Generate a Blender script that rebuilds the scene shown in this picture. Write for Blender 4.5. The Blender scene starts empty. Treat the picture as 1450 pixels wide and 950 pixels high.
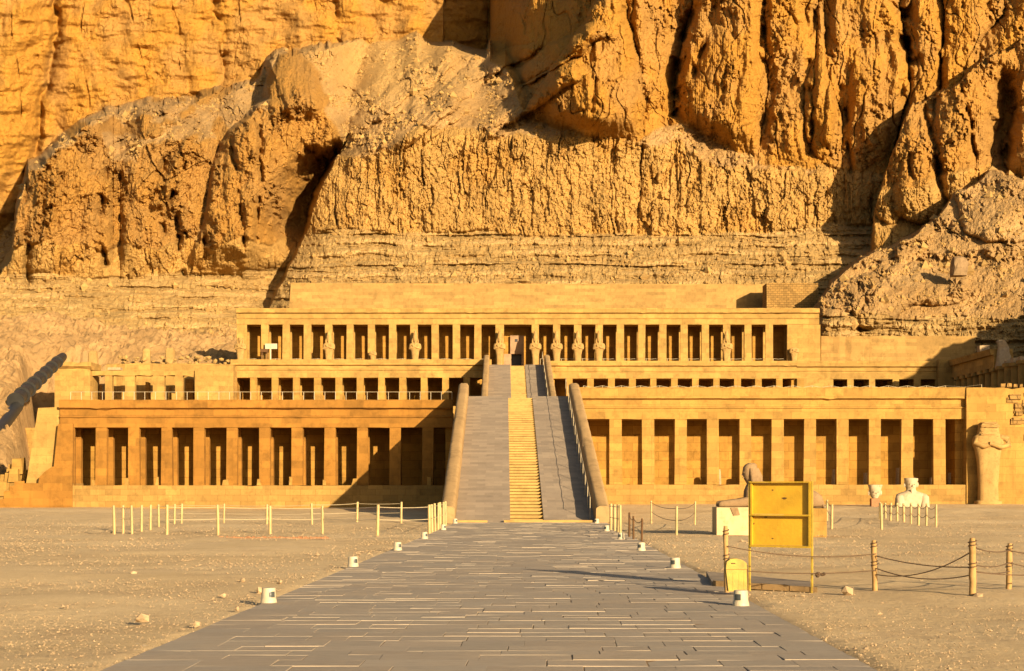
import bpy, bmesh, math, random
import numpy as np
R = math.radians
random.seed(7)
SC = bpy.context.scene
COL = SC.collection

# ------------------------------------------------------------------ camera, sky, sun, exposure
F = 2200.0            # focal length in photo pixels (photo is 1450 wide)
VX, VY, EYE = 712.0, 690.0, 1.7
cam_d = bpy.data.cameras.new('camera'); cam = bpy.data.objects.new('camera', cam_d); COL.objects.link(cam)
cam.location = (0, 0, EYE); cam.rotation_euler = (R(90), 0, 0)
cam_d.sensor_width = 36.0; cam_d.lens = 36.0 * F / 1450.0
cam_d.shift_x = (725 - VX) / 1450.0; cam_d.shift_y = (VY - 475) / 1450.0
cam_d.clip_start = 0.1; cam_d.clip_end = 3000
SC.camera = cam
SUN_A, SUN_C = 0.60, 0.29      # the light travels (-A, 1, -C)
sun_el = math.atan2(SUN_C, math.hypot(1, SUN_A)); sun_az = math.atan2(SUN_A, -1.0)   # azimuth from +Y towards +X
world = bpy.data.worlds.new('World'); SC.world = world; world.use_nodes = True
wn = world.node_tree.nodes; wl = world.node_tree.links
bg = wn['Background']; sky = wn.new('ShaderNodeTexSky'); sky.sky_type = 'NISHITA'; sky.sun_disc = False
sky.sun_elevation = sun_el; sky.sun_rotation = sun_az; sky.dust_density = 2.0
wl.new(sky.outputs[0], bg.inputs[0]); bg.inputs[1].default_value = 0.055
sd = bpy.data.lights.new('sun', 'SUN'); sd.energy = 5.0; sd.angle = R(0.5); sd.color = (1.0, 0.79, 0.52)
so = bpy.data.objects.new('sun', sd); COL.objects.link(so)
from mathutils import Vector, Matrix
so.rotation_euler = Vector((-SUN_A, 1, -SUN_C)).to_track_quat('-Z', 'Y').to_euler()
so.location = (60, -120, 60)
vs = SC.view_settings; vs.view_transform = 'Standard'; vs.look = 'None'; vs.exposure = 1.2; vs.gamma = 1.0
SC.cycles.max_bounces = 4; SC.cycles.diffuse_bounces = 2; SC.cycles.caustics_reflective = False

# ------------------------------------------------------------------ helpers
def at(px, py, D): return ((px - VX) * D / F, D, EYE + (VY - py) * D / F)
def X_(px, D): return (px - VX) * D / F
def Z_(py, D): return EYE + (VY - py) * D / F
def sstep(a, b, x):
    t = np.clip((np.asarray(x, float) - a) / (b - a), 0, 1); return t * t * (3 - 2 * t)
def ground_z(X, Y):
    side = sstep(-6, 8, X)
    return (0.36 + 0.24 * side) * sstep(72, 106, Y)
def G(px, py):            # ground point under a picture point
    D = EYE * F / (py - VY)
    for _ in range(30):
        z = float(ground_z((px - VX) * D / F, D)); D = 0.5 * D + 0.5 * (EYE - z) * F / (py - VY)
    X = (px - VX) * D / F
    return X, D, float(ground_z(X, D))

class MB:
    def __init__(s): s.v = []; s.f = []
    def add(s, vs_, fs_):
        n = len(s.v); s.v.extend(tuple(map(float, v)) for v in vs_); s.f.extend(tuple(i + n for i in f) for f in fs_)
        return s
    def box(s, x0, x1, y0, y1, z0, z1, taper=0.0, j=0.0):
        t = taper; r = lambda: random.uniform(-j, j)
        vs_ = [(x0+r(), y0+r(), z0), (x1+r(), y0+r(), z0), (x1+r(), y1, z0), (x0+r(), y1, z0),
               (x0+t+r(), y0+t+r(), z1+r()), (x1-t+r(), y0+t+r(), z1+r()), (x1-t+r(), y1-t, z1+r()), (x0+t+r(), y1-t, z1+r())]
        return s.add(vs_, [(3,2,1,0),(4,5,6,7),(0,1,5,4),(1,2,6,5),(2,3,7,6),(3,0,4,7)])
    def beam(s, x0, x1, prof, step=0.5, j=0.02):      # a (y,z) profile drawn along X, edges chipped
        n = max(1, int(abs(x1 - x0) / step)); m = len(prof); vs_ = []; fs_ = []
        for i in range(n + 1):
            x = x0 + (x1 - x0) * i / n
            for (y, z) in prof:
                k = j if random.random() > 0.06 else j * 4
                vs_.append((x, y + random.uniform(0, k), z - random.uniform(0, k)))
        for i in range(n):
            for k in range(m):
                a = i*m + k; b = i*m + (k+1) % m
                fs_.append((a, b, b + m, a + m))
        fs_.append(tuple(range(m))[::-1]); fs_.append(tuple(n*m + k for k in range(m)))
        return s.add(vs_, fs_)
    def tube(s, pts, r, seg=8, cap=True):
        pts = [Vector(p) for p in pts]; n = len(pts)
        rr = r if isinstance(r, (list, tuple)) else [r] * n; vs_ = []; fs_ = []
        for i, p in enumerate(pts):
            t = (pts[min(i+1, n-1)] - pts[max(i-1, 0)]).normalized()
            up = Vector((0, 0, 1)) if abs(t.z) < 0.9 else Vector((1, 0, 0))
            a = t.cross(up).normalized(); b = a.cross(t)
            for k in range(seg):
                q = 2*math.pi*k/seg; vs_.append(p + (a*math.cos(q) + b*math.sin(q))*rr[i])
        for i in range(n-1):
            for k in range(seg):
                k2 = (k+1) % seg; fs_.append((i*seg+k, i*seg+k2, (i+1)*seg+k2, (i+1)*seg+k))
        if cap: fs_.append(tuple(range(seg))[::-1]); fs_.append(tuple((n-1)*seg+k for k in range(seg)))
        return s.add(vs_, fs_)
    def rings(s, rows, seg=20, axis='z', j=0.0):      # rows: (t, c1, c2, r1, r2[, power]) super-ellipse sections
        vs_ = []; fs_ = []
        for row in rows:
            t, c1, c2, r1, r2 = row[:5]; p = row[5] if len(row) > 5 else 2.0
            for k in range(seg):
                q = 2*math.pi*k/seg; c, s_ = math.cos(q), math.sin(q)
                a = c1 + r1*math.copysign(abs(c)**(2/p), c) + random.uniform(-j, j)
                b = c2 + r2*math.copysign(abs(s_)**(2/p), s_) + random.uniform(-j, j)
                vs_.append((a, b, t) if axis == 'z' else (t, a, b))
        n = len(rows)
        for i in range(n-1):
            for k in range(seg):
                k2 = (k+1) % seg; fs_.append((i*seg+k, i*seg+k2, (i+1)*seg+k2, (i+1)*seg+k))
        fs_.append(tuple(range(seg))[::-1]); fs_.append(tuple((n-1)*seg+k for k in range(seg)))
        return s.add(vs_, fs_)
    def rock(s, c, r, squash=0.7, seed=None):
        rnd = random.Random(seed if seed is not None else random.random())
        g = (1 + 5**0.5) / 2
        V = [(-1,g,0),(1,g,0),(-1,-g,0),(1,-g,0),(0,-1,g),(0,1,g),(0,-1,-g),(0,1,-g),(g,0,-1),(g,0,1),(-g,0,-1),(-g,0,1)]
        Fc = [(0,11,5),(0,5,1),(0,1,7),(0,7,10),(0,10,11),(1,5,9),(5,11,4),(11,10,2),(10,7,6),(7,1,8),(3,9,4),(3,4,2),(3,2,6),(3,6,8),(3,8,9),(4,9,5),(2,4,11),(6,2,10),(8,6,7),(9,8,1)]
        a = rnd.uniform(0, 6.28); sx, sy = rnd.uniform(.7, 1.3), rnd.uniform(.7, 1.3); vs_ = []
        for v in V:
            k = r * rnd.uniform(.75, 1.15) / 1.9
            x, y, z = v[0]*k*sx, v[1]*k*sy, v[2]*k*squash
            vs_.append((c[0]+x*math.cos(a)-y*math.sin(a), c[1]+x*math.sin(a)+y*math.cos(a), c[2]+z))
        return s.add(vs_, Fc)
    def build(s, name, mat, parent=None, smooth=False, origin=None):
        me = bpy.data.meshes.new(name)
        if origin is None and parent is None and s.v:
            A = np.array(s.v); origin = ((A[:,0].min()+A[:,0].max())/2, (A[:,1].min()+A[:,1].max())/2, A[:,2].min())
        o = bpy.data.objects.new(name, me)
        if parent is not None:
            off = Vector(parent['_w'] if '_w' in parent else parent.location); o.parent = parent
            o.location = (0, 0, 0)
        else:
            off = Vector(origin); o.location = off
        me.from_pydata([(v[0]-off.x, v[1]-off.y, v[2]-off.z) for v in s.v], [], s.f)
        bm_ = bmesh.new(); bm_.from_mesh(me); bmesh.ops.recalc_face_normals(bm_, faces=bm_.faces); bm_.to_mesh(me); bm_.free(); me.update()
        if smooth:
            me.polygons.foreach_set('use_smooth', [True]*len(me.polygons))
            try: me.set_sharp_from_angle(angle=R(50))
            except Exception: pass
        me.materials.append(mat); COL.objects.link(o)
        if parent is not None: o['_w'] = tuple(off)
        return o
def tag(o, label=None, cat=None, group=None, kind=None):
    if label: o['label'] = label
    if cat: o['category'] = cat
    if group: o['group'] = group
    if kind: o['kind'] = kind
    return o
def thing(name, label, cat, loc=(0, 0, 0), group=None):
    o = bpy.data.objects.new(name, None); o.empty_display_size = 0.3; o.location = loc; COL.objects.link(o)
    return tag(o, label, cat, group)
def np_mesh(name, verts, quads, mat, attrs=None, loc=(0,0,0), smooth=False):
    me = bpy.data.meshes.new(name); n = len(verts); m = len(quads); k = quads.shape[1]
    me.vertices.add(n); me.vertices.foreach_set('co', np.ascontiguousarray(verts, np.float32).ravel())
    me.loops.add(m*k); me.loops.foreach_set('vertex_index', np.ascontiguousarray(quads, np.int32).ravel())
    me.polygons.add(m); me.polygons.foreach_set('loop_start', np.arange(0, m*k, k, dtype=np.int32))
    me.polygons.foreach_set('use_smooth', np.full(m, smooth))
    me.update(calc_edges=True)
    for an, arr in (attrs or {}).items():
        a = me.color_attributes.new(an, 'FLOAT_COLOR', 'POINT')
        c = np.ones((n, 4), np.float32); c[:, :3] = arr; a.data.foreach_set('color', c.ravel())
    me.materials.append(mat)
    o = bpy.data.objects.new(name, me); o.location = loc; COL.objects.link(o); return o
def grid_quads(ny, nx):
    i = np.arange(ny*nx).reshape(ny, nx)
    return np.stack([i[:-1,:-1], i[:-1,1:], i[1:,1:], i[1:,:-1]], -1).reshape(-1, 4)

# numpy noise
_rng = np.random.default_rng(3); _perm = _rng.permutation(65536).astype(np.int64); _rv = _rng.random(65536)
def _h(ix, iy, s=0): return _perm[(_perm[(ix + s*131) & 65535] + iy) & 65535]
def perlin(x, y, s=0):
    x0 = np.floor(x).astype(np.int64); y0 = np.floor(y).astype(np.int64); fx = x-x0; fy = y-y0
    u = fx*fx*fx*(fx*(fx*6-15)+10); v = fy*fy*fy*(fy*(fy*6-15)+10)
    def g(ix, iy, dx, dy):
        a = _rv[_h(ix, iy, s)] * 2*np.pi; return np.cos(a)*dx + np.sin(a)*dy
    a = g(x0, y0, fx, fy); b = g(x0+1, y0, fx-1, fy); c = g(x0, y0+1, fx, fy-1); d = g(x0+1, y0+1, fx-1, fy-1)
    return ((a*(1-u)+b*u)*(1-v) + (c*(1-u)+d*u)*v) * 1.5
def fbm(x, y, o=4, s=0, gain=.5, ridged=False):
    t = 0; a = 1.0
    for i in range(o):
        n = perlin(x*2**i, y*2**i, s+i*7)
        t = t + a*((1-2*np.abs(n)) if ridged else n); a *= gain
    return t
def cells(x, y, s=0):             # F1, F2 distances and a random value per cell
    x0 = np.floor(x).astype(np.int64); y0 = np.floor(y).astype(np.int64)
    f1 = np.full(x.shape, 9.0); f2 = np.full(x.shape, 9.0); cid = np.zeros(x.shape)
    for dx in (-1, 0, 1):
        for dy in (-1, 0, 1):
            h = _h(x0+dx, y0+dy, s); ox = _rv[h]; oy = _rv[(h+977) & 65535]
            d = np.hypot(x0+dx+ox-x, y0+dy+oy-y); nr = d < f1
            f2 = np.where(nr, f1, np.minimum(f2, d)); cid = np.where(nr, _rv[(h+331) & 65535], cid); f1 = np.where(nr, d, f1)
    return f1, f2, cid

# ------------------------------------------------------------------ materials
def new_mat(name):
    m = bpy.data.materials.new(name); m.use_nodes = True; nt = m.node_tree
    return m, nt, nt.nodes['Principled BSDF']
def N(nt, t, **kw):
    n = nt.nodes.new(t)
    for k, v in kw.items():
        if k.startswith('in_'): n.inputs[int(k[3:])].default_value = v
        else: setattr(n, k, v)
    return n
def mix(nt, a, b, fac, mode='MIX'):
    n = nt.nodes.new('ShaderNodeMix'); n.data_type = 'RGBA'; n.blend_type = mode; n.clamp_factor = True
    for sock, val in ((n.inputs[0], fac), (n.inputs[6], a), (n.inputs[7], b)):
        if hasattr(val, 'is_output'): nt.links.new(val, sock)
        else: sock.default_value = val if not isinstance(val, tuple) else (*val, 1.0)
    return n.outputs[2]
def ramp(nt, src, a, b):
    n = nt.nodes.new('ShaderNodeMapRange'); n.inputs[1].default_value = a; n.inputs[2].default_value = b
    nt.links.new(src, n.inputs[0]); return n.outputs[0]
def noise(nt, vec, scale, detail=4, rough=.6):
    n = nt.nodes.new('ShaderNodeTexNoise'); n.inputs['Scale'].default_value = scale; n.inputs['Detail'].default_value = detail
    n.inputs['Roughness'].default_value = rough; nt.links.new(vec, n.inputs['Vector']); return n.outputs['Fac']
def bump(nt, bs, h, strength, dist, prev=None):
    b = nt.nodes.new('ShaderNodeBump'); b.inputs['Strength'].default_value = strength; b.inputs['Distance'].default_value = dist
    nt.links.new(h, b.inputs['Height'])
    if prev is not None: nt.links.new(prev, b.inputs['Normal'])
    nt.links.new(b.outputs[0], bs.inputs['Normal']); return b.outputs[0]
def wpos(nt): return nt.nodes.new('ShaderNodeNewGeometry').outputs['Position']
def sc3(c, k): return tuple(min(1, x*k) for x in c)

def stone(name, base, dark=None, light=None, brick=None, mortar=.55, rough=.95, bstr=.5, nscale=1.0, flat=False):
    """weathered stone: world-space stains; brick=(width,height,gap) gives masonry joints"""
    m, nt, bs = new_mat(name); p = wpos(nt)
    dark = dark or sc3(base, .62); light = light or sc3(base, 1.28)
    c = mix(nt, base, light, ramp(nt, noise(nt, p, .35*nscale, 5), .45, .75))
    c = mix(nt, c, dark, ramp(nt, noise(nt, p, 1.3*nscale, 6, .75), .48, .74))
    c = mix(nt, c, sc3(base, .45), ramp(nt, noise(nt, p, 3.7*nscale, 5, .8), .63, .76))
    st = N(nt, 'ShaderNodeMapping'); st.inputs['Scale'].default_value = (1.6, 1.6, .22); nt.links.new(p, st.inputs[0])
    c = mix(nt, c, sc3(base, .72), ramp(nt, noise(nt, st.outputs[0], 1.2, 4), .58, .85))
    fine = noise(nt, p, 14, 5, .7); prev = bump(nt, bs, fine, .35*bstr, .05)
    if brick:
        sx = N(nt, 'ShaderNodeSeparateXYZ'); nt.links.new(p, sx.inputs[0])
        ad = N(nt, 'ShaderNodeMath', operation='ADD'); nt.links.new(sx.outputs[0], ad.inputs[0]); nt.links.new(sx.outputs[1], ad.inputs[1])
        cb = N(nt, 'ShaderNodeCombineXYZ'); nt.links.new(sx.outputs[0] if flat else ad.outputs[0], cb.inputs[0]); nt.links.new(sx.outputs[1 if flat else 2], cb.inputs[1])
        wv = N(nt, 'ShaderNodeTexNoise'); wv.inputs['Scale'].default_value = .8; nt.links.new(p, wv.inputs['Vector'])
        wa = N(nt, 'ShaderNodeVectorMath', operation='SCALE'); wa.inputs['Scale'].default_value = .10*brick[1]; nt.links.new(wv.outputs['Color'], wa.inputs[0])
        va = N(nt, 'ShaderNodeVectorMath', operation='ADD'); nt.links.new(cb.outputs[0], va.inputs[0]); nt.links.new(wa.outputs[0], va.inputs[1])
        b = N(nt, 'ShaderNodeTexBrick'); nt.links.new(va.outputs[0], b.inputs['Vector'])
        b.inputs['Scale'].default_value = 1; b.inputs['Brick Width'].default_value = brick[0]; b.inputs['Row Height'].default_value = brick[1]
        b.inputs['Mortar Size'].default_value = brick[2]; b.inputs['Mortar Smooth'].default_value = .3
        b.inputs['Color1'].default_value = (.72, .72, .72, 1); b.inputs['Color2'].default_value = (1.12, 1.1, 1.06, 1); b.inputs['Mortar'].default_value = (mortar, mortar*.95, mortar*.9, 1)
        c = mix(nt, c, b.outputs['Color'], .72, 'MULTIPLY')
        inv = N(nt, 'ShaderNodeMath', operation='SUBTRACT'); inv.inputs[0].default_value = 1; nt.links.new(b.outputs['Fac'], inv.inputs[1])
        bump(nt, bs, inv.outputs[0], .5*bstr, .04, prev)
    nt.links.new(c, bs.inputs['Base Color']); bs.inputs['Roughness'].default_value = rough
    bs.inputs['Specular IOR Level'].default_value = .15
    return m
def paint(name, col, rough=.6, var=.25, scale=3, metal=0):
    m, nt, bs = new_mat(name); p = wpos(nt)
    c = mix(nt, col, sc3(col, 1-var), ramp(nt, noise(nt, p, scale, 5), .4, .75))
    c = mix(nt, c, sc3(col, .5), ramp(nt, noise(nt, p, scale*5, 4), .68, .8))
    nt.links.new(c, bs.inputs['Base Color']); bs.inputs['Roughness'].default_value = rough; bs.inputs['Metallic'].default_value = metal
    bump(nt, bs, noise(nt, p, scale*8, 4), .25, .02); return m

M = {}
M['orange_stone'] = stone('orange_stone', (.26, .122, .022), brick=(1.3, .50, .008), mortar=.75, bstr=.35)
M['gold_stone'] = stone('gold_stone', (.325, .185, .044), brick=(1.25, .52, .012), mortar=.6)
M['pale_stone'] = stone('pale_stone', (.345, .205, .056), brick=(1.3, .55, .010), mortar=.65)
M['plaster'] = stone('plaster', (.320, .190, .058), brick=(2.6, .42, .006), mortar=.8, bstr=.25)
M['wall_inside'] = stone('wall_inside', (.33, .17, .032), brick=(1.2, .6, .02), mortar=.5)
M['rubble_stone'] = stone('rubble_stone', (.27, .155, .045), brick=(.55, .28, .035), mortar=.3, bstr=1.2)
M['podium_stone'] = stone('podium_stone', (.31, .18, .048), brick=(1.0, .40, .014), mortar=.5)
M['ramp_stone'] = stone('ramp_stone', (.29, .225, .155), dark=(.25, .19, .13), light=(.32, .25, .17), brick=(.9, .45, .010), mortar=.9, nscale=.8, flat=True)
M['step_stone'] = stone('step_stone', (.36, .225, .070), bstr=.3)
M['balustrade'] = stone('balustrade', (.34, .215, .09), bstr=.6)
M['grey_stone'] = stone('grey_stone', (.235, .15, .072), bstr=1.0, nscale=2)
M['white_stone'] = stone('white_stone', (.42, .33, .20), dark=(.30, .22, .12), bstr=1.0, nscale=3)
M['whitewash'] = stone('whitewash', (.44, .33, .17), dark=(.36, .25, .11), bstr=.4, nscale=2)
M['statue_stone'] = stone('statue_stone', (.33, .20, .065), bstr=.8, nscale=2)
M['red_brick'] = stone('red_brick', (.33, .16, .075), brick=(.24, .08, .012), mortar=.9)
M['granite'] = stone('granite', (.30, .185, .10), bstr=.4)
M['sand_rock'] = stone('sand_rock', (.36, .25, .135), bstr=.8, nscale=4)
M['wood'] = stone('wood', (.34, .205, .075), dark=(.25, .15, .05), nscale=6)
M['dark_wood'] = stone('dark_wood', (.10, .05, .02), nscale=6)
M['cream_paint'] = paint('cream_paint', (.40, .29, .11), .6, .3)
M['yellow_paint'] = paint('yellow_paint', (.44, .27, .012), .55, .22, 2.2)
M['board_yellow'] = paint('board_yellow', (.58, .33, .018), .55, .3, 2.4)
M['lemon_paint'] = paint('lemon_paint', (.42, .28, .03), .6, .45, 7)
M['white_paint'] = paint('white_paint', (.46, .38, .24), .55, .2, 6)
M['rail_metal'] = paint('rail_metal', (.42, .33, .19), .5, .2, 4)
M['rope'] = paint('rope', (.09, .05, .02), .9)
M['glass_dark'] = paint('glass_dark', (.05, .055, .05), .25)
M['chute'] = paint('chute', (.022, .02, .016), .5, .4, 2)
M['black_paint'] = paint('black_paint', (.02, .015, .012), .6)

def cliff_material():
    m, nt, bs = new_mat('cliff_rock'); p = wpos(nt)
    a = N(nt, 'ShaderNodeVertexColor'); a.layer_name = 'Col'
    c = mix(nt, a.outputs[0], (.0, .0, .0), .0)
    n1 = ramp(nt, noise(nt, p, .25, 7, .65), .3, .7)
    c = mix(nt, c, mix(nt, c, (1.25, 1.2, 1.12), 1.0, 'MULTIPLY'), n1)
    n2 = ramp(nt, noise(nt, p, 1.4, 6, .7), .5, .72)
    c = mix(nt, c, mix(nt, c, (.66, .60, .52), 1.0, 'MULTIPLY'), n2)
    nt.links.new(c, bs.inputs['Base Color']); bs.inputs['Roughness'].default_value = 1; bs.inputs['Specular IOR Level'].default_value = .1
    pr = bump(nt, bs, noise(nt, p, 1.1, 8, .75), .9, .5)
    return m
def sand_material():
    m, nt, bs = new_mat('desert_sand'); p = wpos(nt)
    c = mix(nt, (.50, .35, .172), (.60, .44, .235), ramp(nt, noise(nt, p, .12, 6, .65), .38, .65))
    c = mix(nt, c, (.40, .270, .140), ramp(nt, noise(nt, p, .7, 6, .7), .52, .75))
    c = mix(nt, c, (.70, .56, .38), ramp(nt, noise(nt, p, 9, 4, .8), .60, .72))
    c = mix(nt, c, (.25, .17, .10), ramp(nt, noise(nt, p, 12, 3, .8), .64, .74))
    nt.links.new(c, bs.inputs['Base Color']); bs.inputs['Roughness'].default_value = 1; bs.inputs['Specular IOR Level'].default_value = .1
    q = bump(nt, bs, noise(nt, p, 3, 6, .75), .5, .10); bump(nt, bs, noise(nt, p, 22, 4, .8), .5, .025, q)
    return m
def path_material():
    m, nt, bs = new_mat('paving'); p = wpos(nt)
    a = N(nt, 'ShaderNodeVertexColor'); a.layer_name = 'Col'
    c = mix(nt, a.outputs[0], (.40, .30, .19), ramp(nt, noise(nt, p, .5, 6, .7), .5, .85))
    st = N(nt, 'ShaderNodeMapping'); st.inputs['Scale'].default_value = (1.0, 9, 1); nt.links.new(p, st.inputs[0])
    c = mix(nt, c, mix(nt, c, (.72, .71, .70), 1.0, 'MULTIPLY'), ramp(nt, noise(nt, st.outputs[0], 3, 6, .7), .48, .7))
    nt.links.new(c, bs.inputs['Base Color']); bs.inputs['Roughness'].default_value = .85; bs.inputs['Specular IOR Level'].default_value = .2
    bump(nt, bs, noise(nt, st.outputs[0], 7, 6, .7), .35, .03)
    return m
M['cliff'] = cliff_material(); M['sand'] = sand_material(); M['paving'] = path_material()

# ------------------------------------------------------------------ ground
def axis(lo, hi, near_lo, near_hi, fine, coarse):
    a = np.arange(near_lo, near_hi + 1e-6, fine)
    return np.concatenate([np.arange(lo, near_lo, coarse), a, np.arange(near_hi + coarse, hi + coarse, coarse)])
gx = axis(-420, 420, -30, 42, .22, 6.0); gy = axis(-120, 440, 8, 106, .22, 6.0)
GX, GY = np.meshgrid(gx, gy)
def path_edges(Y): return -3.70 + 1.42*(Y-14.4)/57.5, 3.45 + 1.45*(Y-14.4)/57.5
pl, pr_ = path_edges(GY)
off = np.clip(np.maximum(pl - GX, GX - pr_), 0, 3) / 3      # nothing rises through the paving
GZ = ground_z(GX, GY) - .03 + off*(.05*fbm(GX/3.1, GY/3.1, 4, 11) + .10*fbm(GX/11, GY/11, 2, 40)) * sstep(112, 96, GY) - .12*(1-sstep(0, .08, off))*(off <= 0.0)*sstep(80, 70, GY)
ground = np_mesh('ground', np.stack([GX, GY, GZ], -1).reshape(-1, 3), grid_quads(len(gy), len(gx)), M['sand'], smooth=True)
tag(ground, 'pale gravelly desert sand before the temple', None, None, 'structure')

# loose gravel lying on the sand
def gravel():
    n = 95000; rng = np.random.default_rng(5)
    D = 11.5 * (88/11.5)**(rng.random(n)**1.15); px = rng.uniform(-60, 1500, n); X = (px - VX)*D/F
    a, b = path_edges(D); keep = (X < a - .05) | (X > b + .05); X, D = X[keep], D[keep]
    clump = fbm(X/2.3, D/2.3, 3, 77); keep = clump + rng.normal(0, .5, len(X)) > -.15; X, D = X[keep], D[keep]; n = len(X)
    r = .0065 + .018*rng.random(n)**3.0 + .03*(rng.random(n) > .998); r *= np.clip(D/30, .7, 1.6)
    o = np.array([(1,0,0),(-1,0,0),(0,1,0),(0,-1,0),(0,0,1),(0,0,-.5)], float)
    V = o[None]*r[:, None, None]*rng.uniform(.6, 1.5, (n, 6, 1)); V[:, :, 2] *= .75
    ang = rng.uniform(0, 6.28, n); c, s = np.cos(ang)[:, None], np.sin(ang)[:, None]
    x = V[:, :, 0]*c - V[:, :, 1]*s + X[:, None]; y = V[:, :, 0]*s + V[:, :, 1]*c + D[:, None]
    z = V[:, :, 2] + (ground_z(X, D))[:, None] - .005
    fc = np.array([(0,2,4),(2,1,4),(1,3,4),(3,0,4),(2,0,5),(1,2,5),(3,1,5),(0,3,5)])
    T = (fc[None] + 6*np.arange(n)[:, None, None]).reshape(-1, 3)
    o = np_mesh('gravel', np.stack([x, y, z], -1).reshape(-1, 3), T, M['sand_rock'])
    tag(o, 'loose pale gravel scattered over the sand', None, None, 'stuff')
gravel()

# ------------------------------------------------------------------ path of uneven slabs
def build_path():
    rng = random.Random(4); V = []; Fq = []; C = []
    y = -6.0
    while y < 74.9:
        d = rng.choice([.38, .45, .52, .60]); y1 = min(y + d, 75.0)
        a, b = path_edges(y); x = a; first = True
        while x < b - .05:
            w = rng.uniform(.42, 1.05); x1 = x + w
            if x1 > b - .35: x1 = b
            g = rng.uniform(.002, .0045); h = abs(rng.gauss(0, .0018)) + (.007 if rng.random() < .05 else 0) + .0155; tx, ty = rng.gauss(0, .0016), rng.gauss(0, .0022)
            sh0, sh1 = path_edges(y)[0]-a, path_edges(y1)[0]-a
            n = len(V); bt = -.06
            q = [(x+g+sh0, y+g), (x1-g+sh0, y+g), (x1-g+sh1, y1-g), (x+g+sh1, y1-g)]
            q = [(p[0]+rng.uniform(-.006, .006), p[1]+rng.uniform(-.008, .008)) for p in q]
            hh = [h-tx-ty, h+tx-ty, h+tx+ty, h-tx+ty]; zc = sum(hh)/4+.001
            for p in q: V.append((p[0], p[1], bt))
            for p, t in zip(q, hh): V.append((p[0], p[1], t-.003))
            cx = sum(p[0] for p in q)/4; cy = sum(p[1] for p in q)/4
            for p, t in zip(q, hh):
                k = .004/max(.1, math.hypot(p[0]-cx, p[1]-cy)); V.append((p[0]+(cx-p[0])*k, p[1]+(cy-p[1])*k, t))
            for k in range(4):
                k2 = (k+1) % 4; Fq.append((n+k, n+k2, n+4+k2, n+4+k)); Fq.append((n+4+k, n+4+k2, n+8+k2, n+8+k))
            Fq.append((n+8, n+9, n+10, n+11))
            t = rng.uniform(.93, 1.06); wv = rng.uniform(-.008, .008); C += [(.325*t+wv, .262*t, .185*t-wv*.6)]*12
            x = x1
        y = y1
    o = np_mesh('path', np.array(V), np.array(Fq), M['paving'], {'Col': np.array(C)})
    tag(o, 'grey paved processional path leading to the ramp', None, None, 'structure')
    bed = MB(); a0, b0 = path_edges(-6); a1, b1 = path_edges(75)
    bed.add([(a0, -6, .010), (b0, -6, .010), (b1, 75, .010), (a1, 75, .010)], [(0, 1, 2, 3)])
    tag(bed.build('path_bed', M['grey_stone']), 'sand bedding showing in the joints of the path', None, None, 'structure')
    # small paved side path by the sign
    q = [G(1000, 815), G(1148, 830.5), G(1152, 838), G(1008, 830.5)]
    sp = MB(); sp.add([(p[0], p[1], -.02) for p in q] + [(p[0], p[1], .085) for p in q], [(0,3,2,1),(4,5,6,7),(0,1,5,4),(1,2,6,5),(2,3,7,6),(3,0,4,7)])
    tag(sp.build('side_path', M['ramp_stone']), 'low paved side path with a stone kerb behind the yellow bin', None, None, 'structure')
    kb = MB()
    a, b = Vector(q[3]), Vector(q[2]); t = 0.0
    while t < .97:
        t1 = min(1, t + rng.uniform(.2, .36)); p0, p1 = a.lerp(b, t+.01), a.lerp(b, t1)
        w = Vector((.03, -.16, 0)); h = .10 + rng.uniform(-.02, .012)
        kb.add([p0, p1, p1+w, p0+w] + [v+Vector((0,0,h)) for v in (p0, p1, p1+w, p0+w)], [(0,1,2,3),(7,6,5,4),(0,4,5,1),(1,5,6,2),(2,6,7,3),(3,7,4,0)])
        t = t1
    tag(kb.build('side_path_kerb', M['balustrade']), 'rough stone kerb edging the side path', None, None, 'structure')
build_path()

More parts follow.
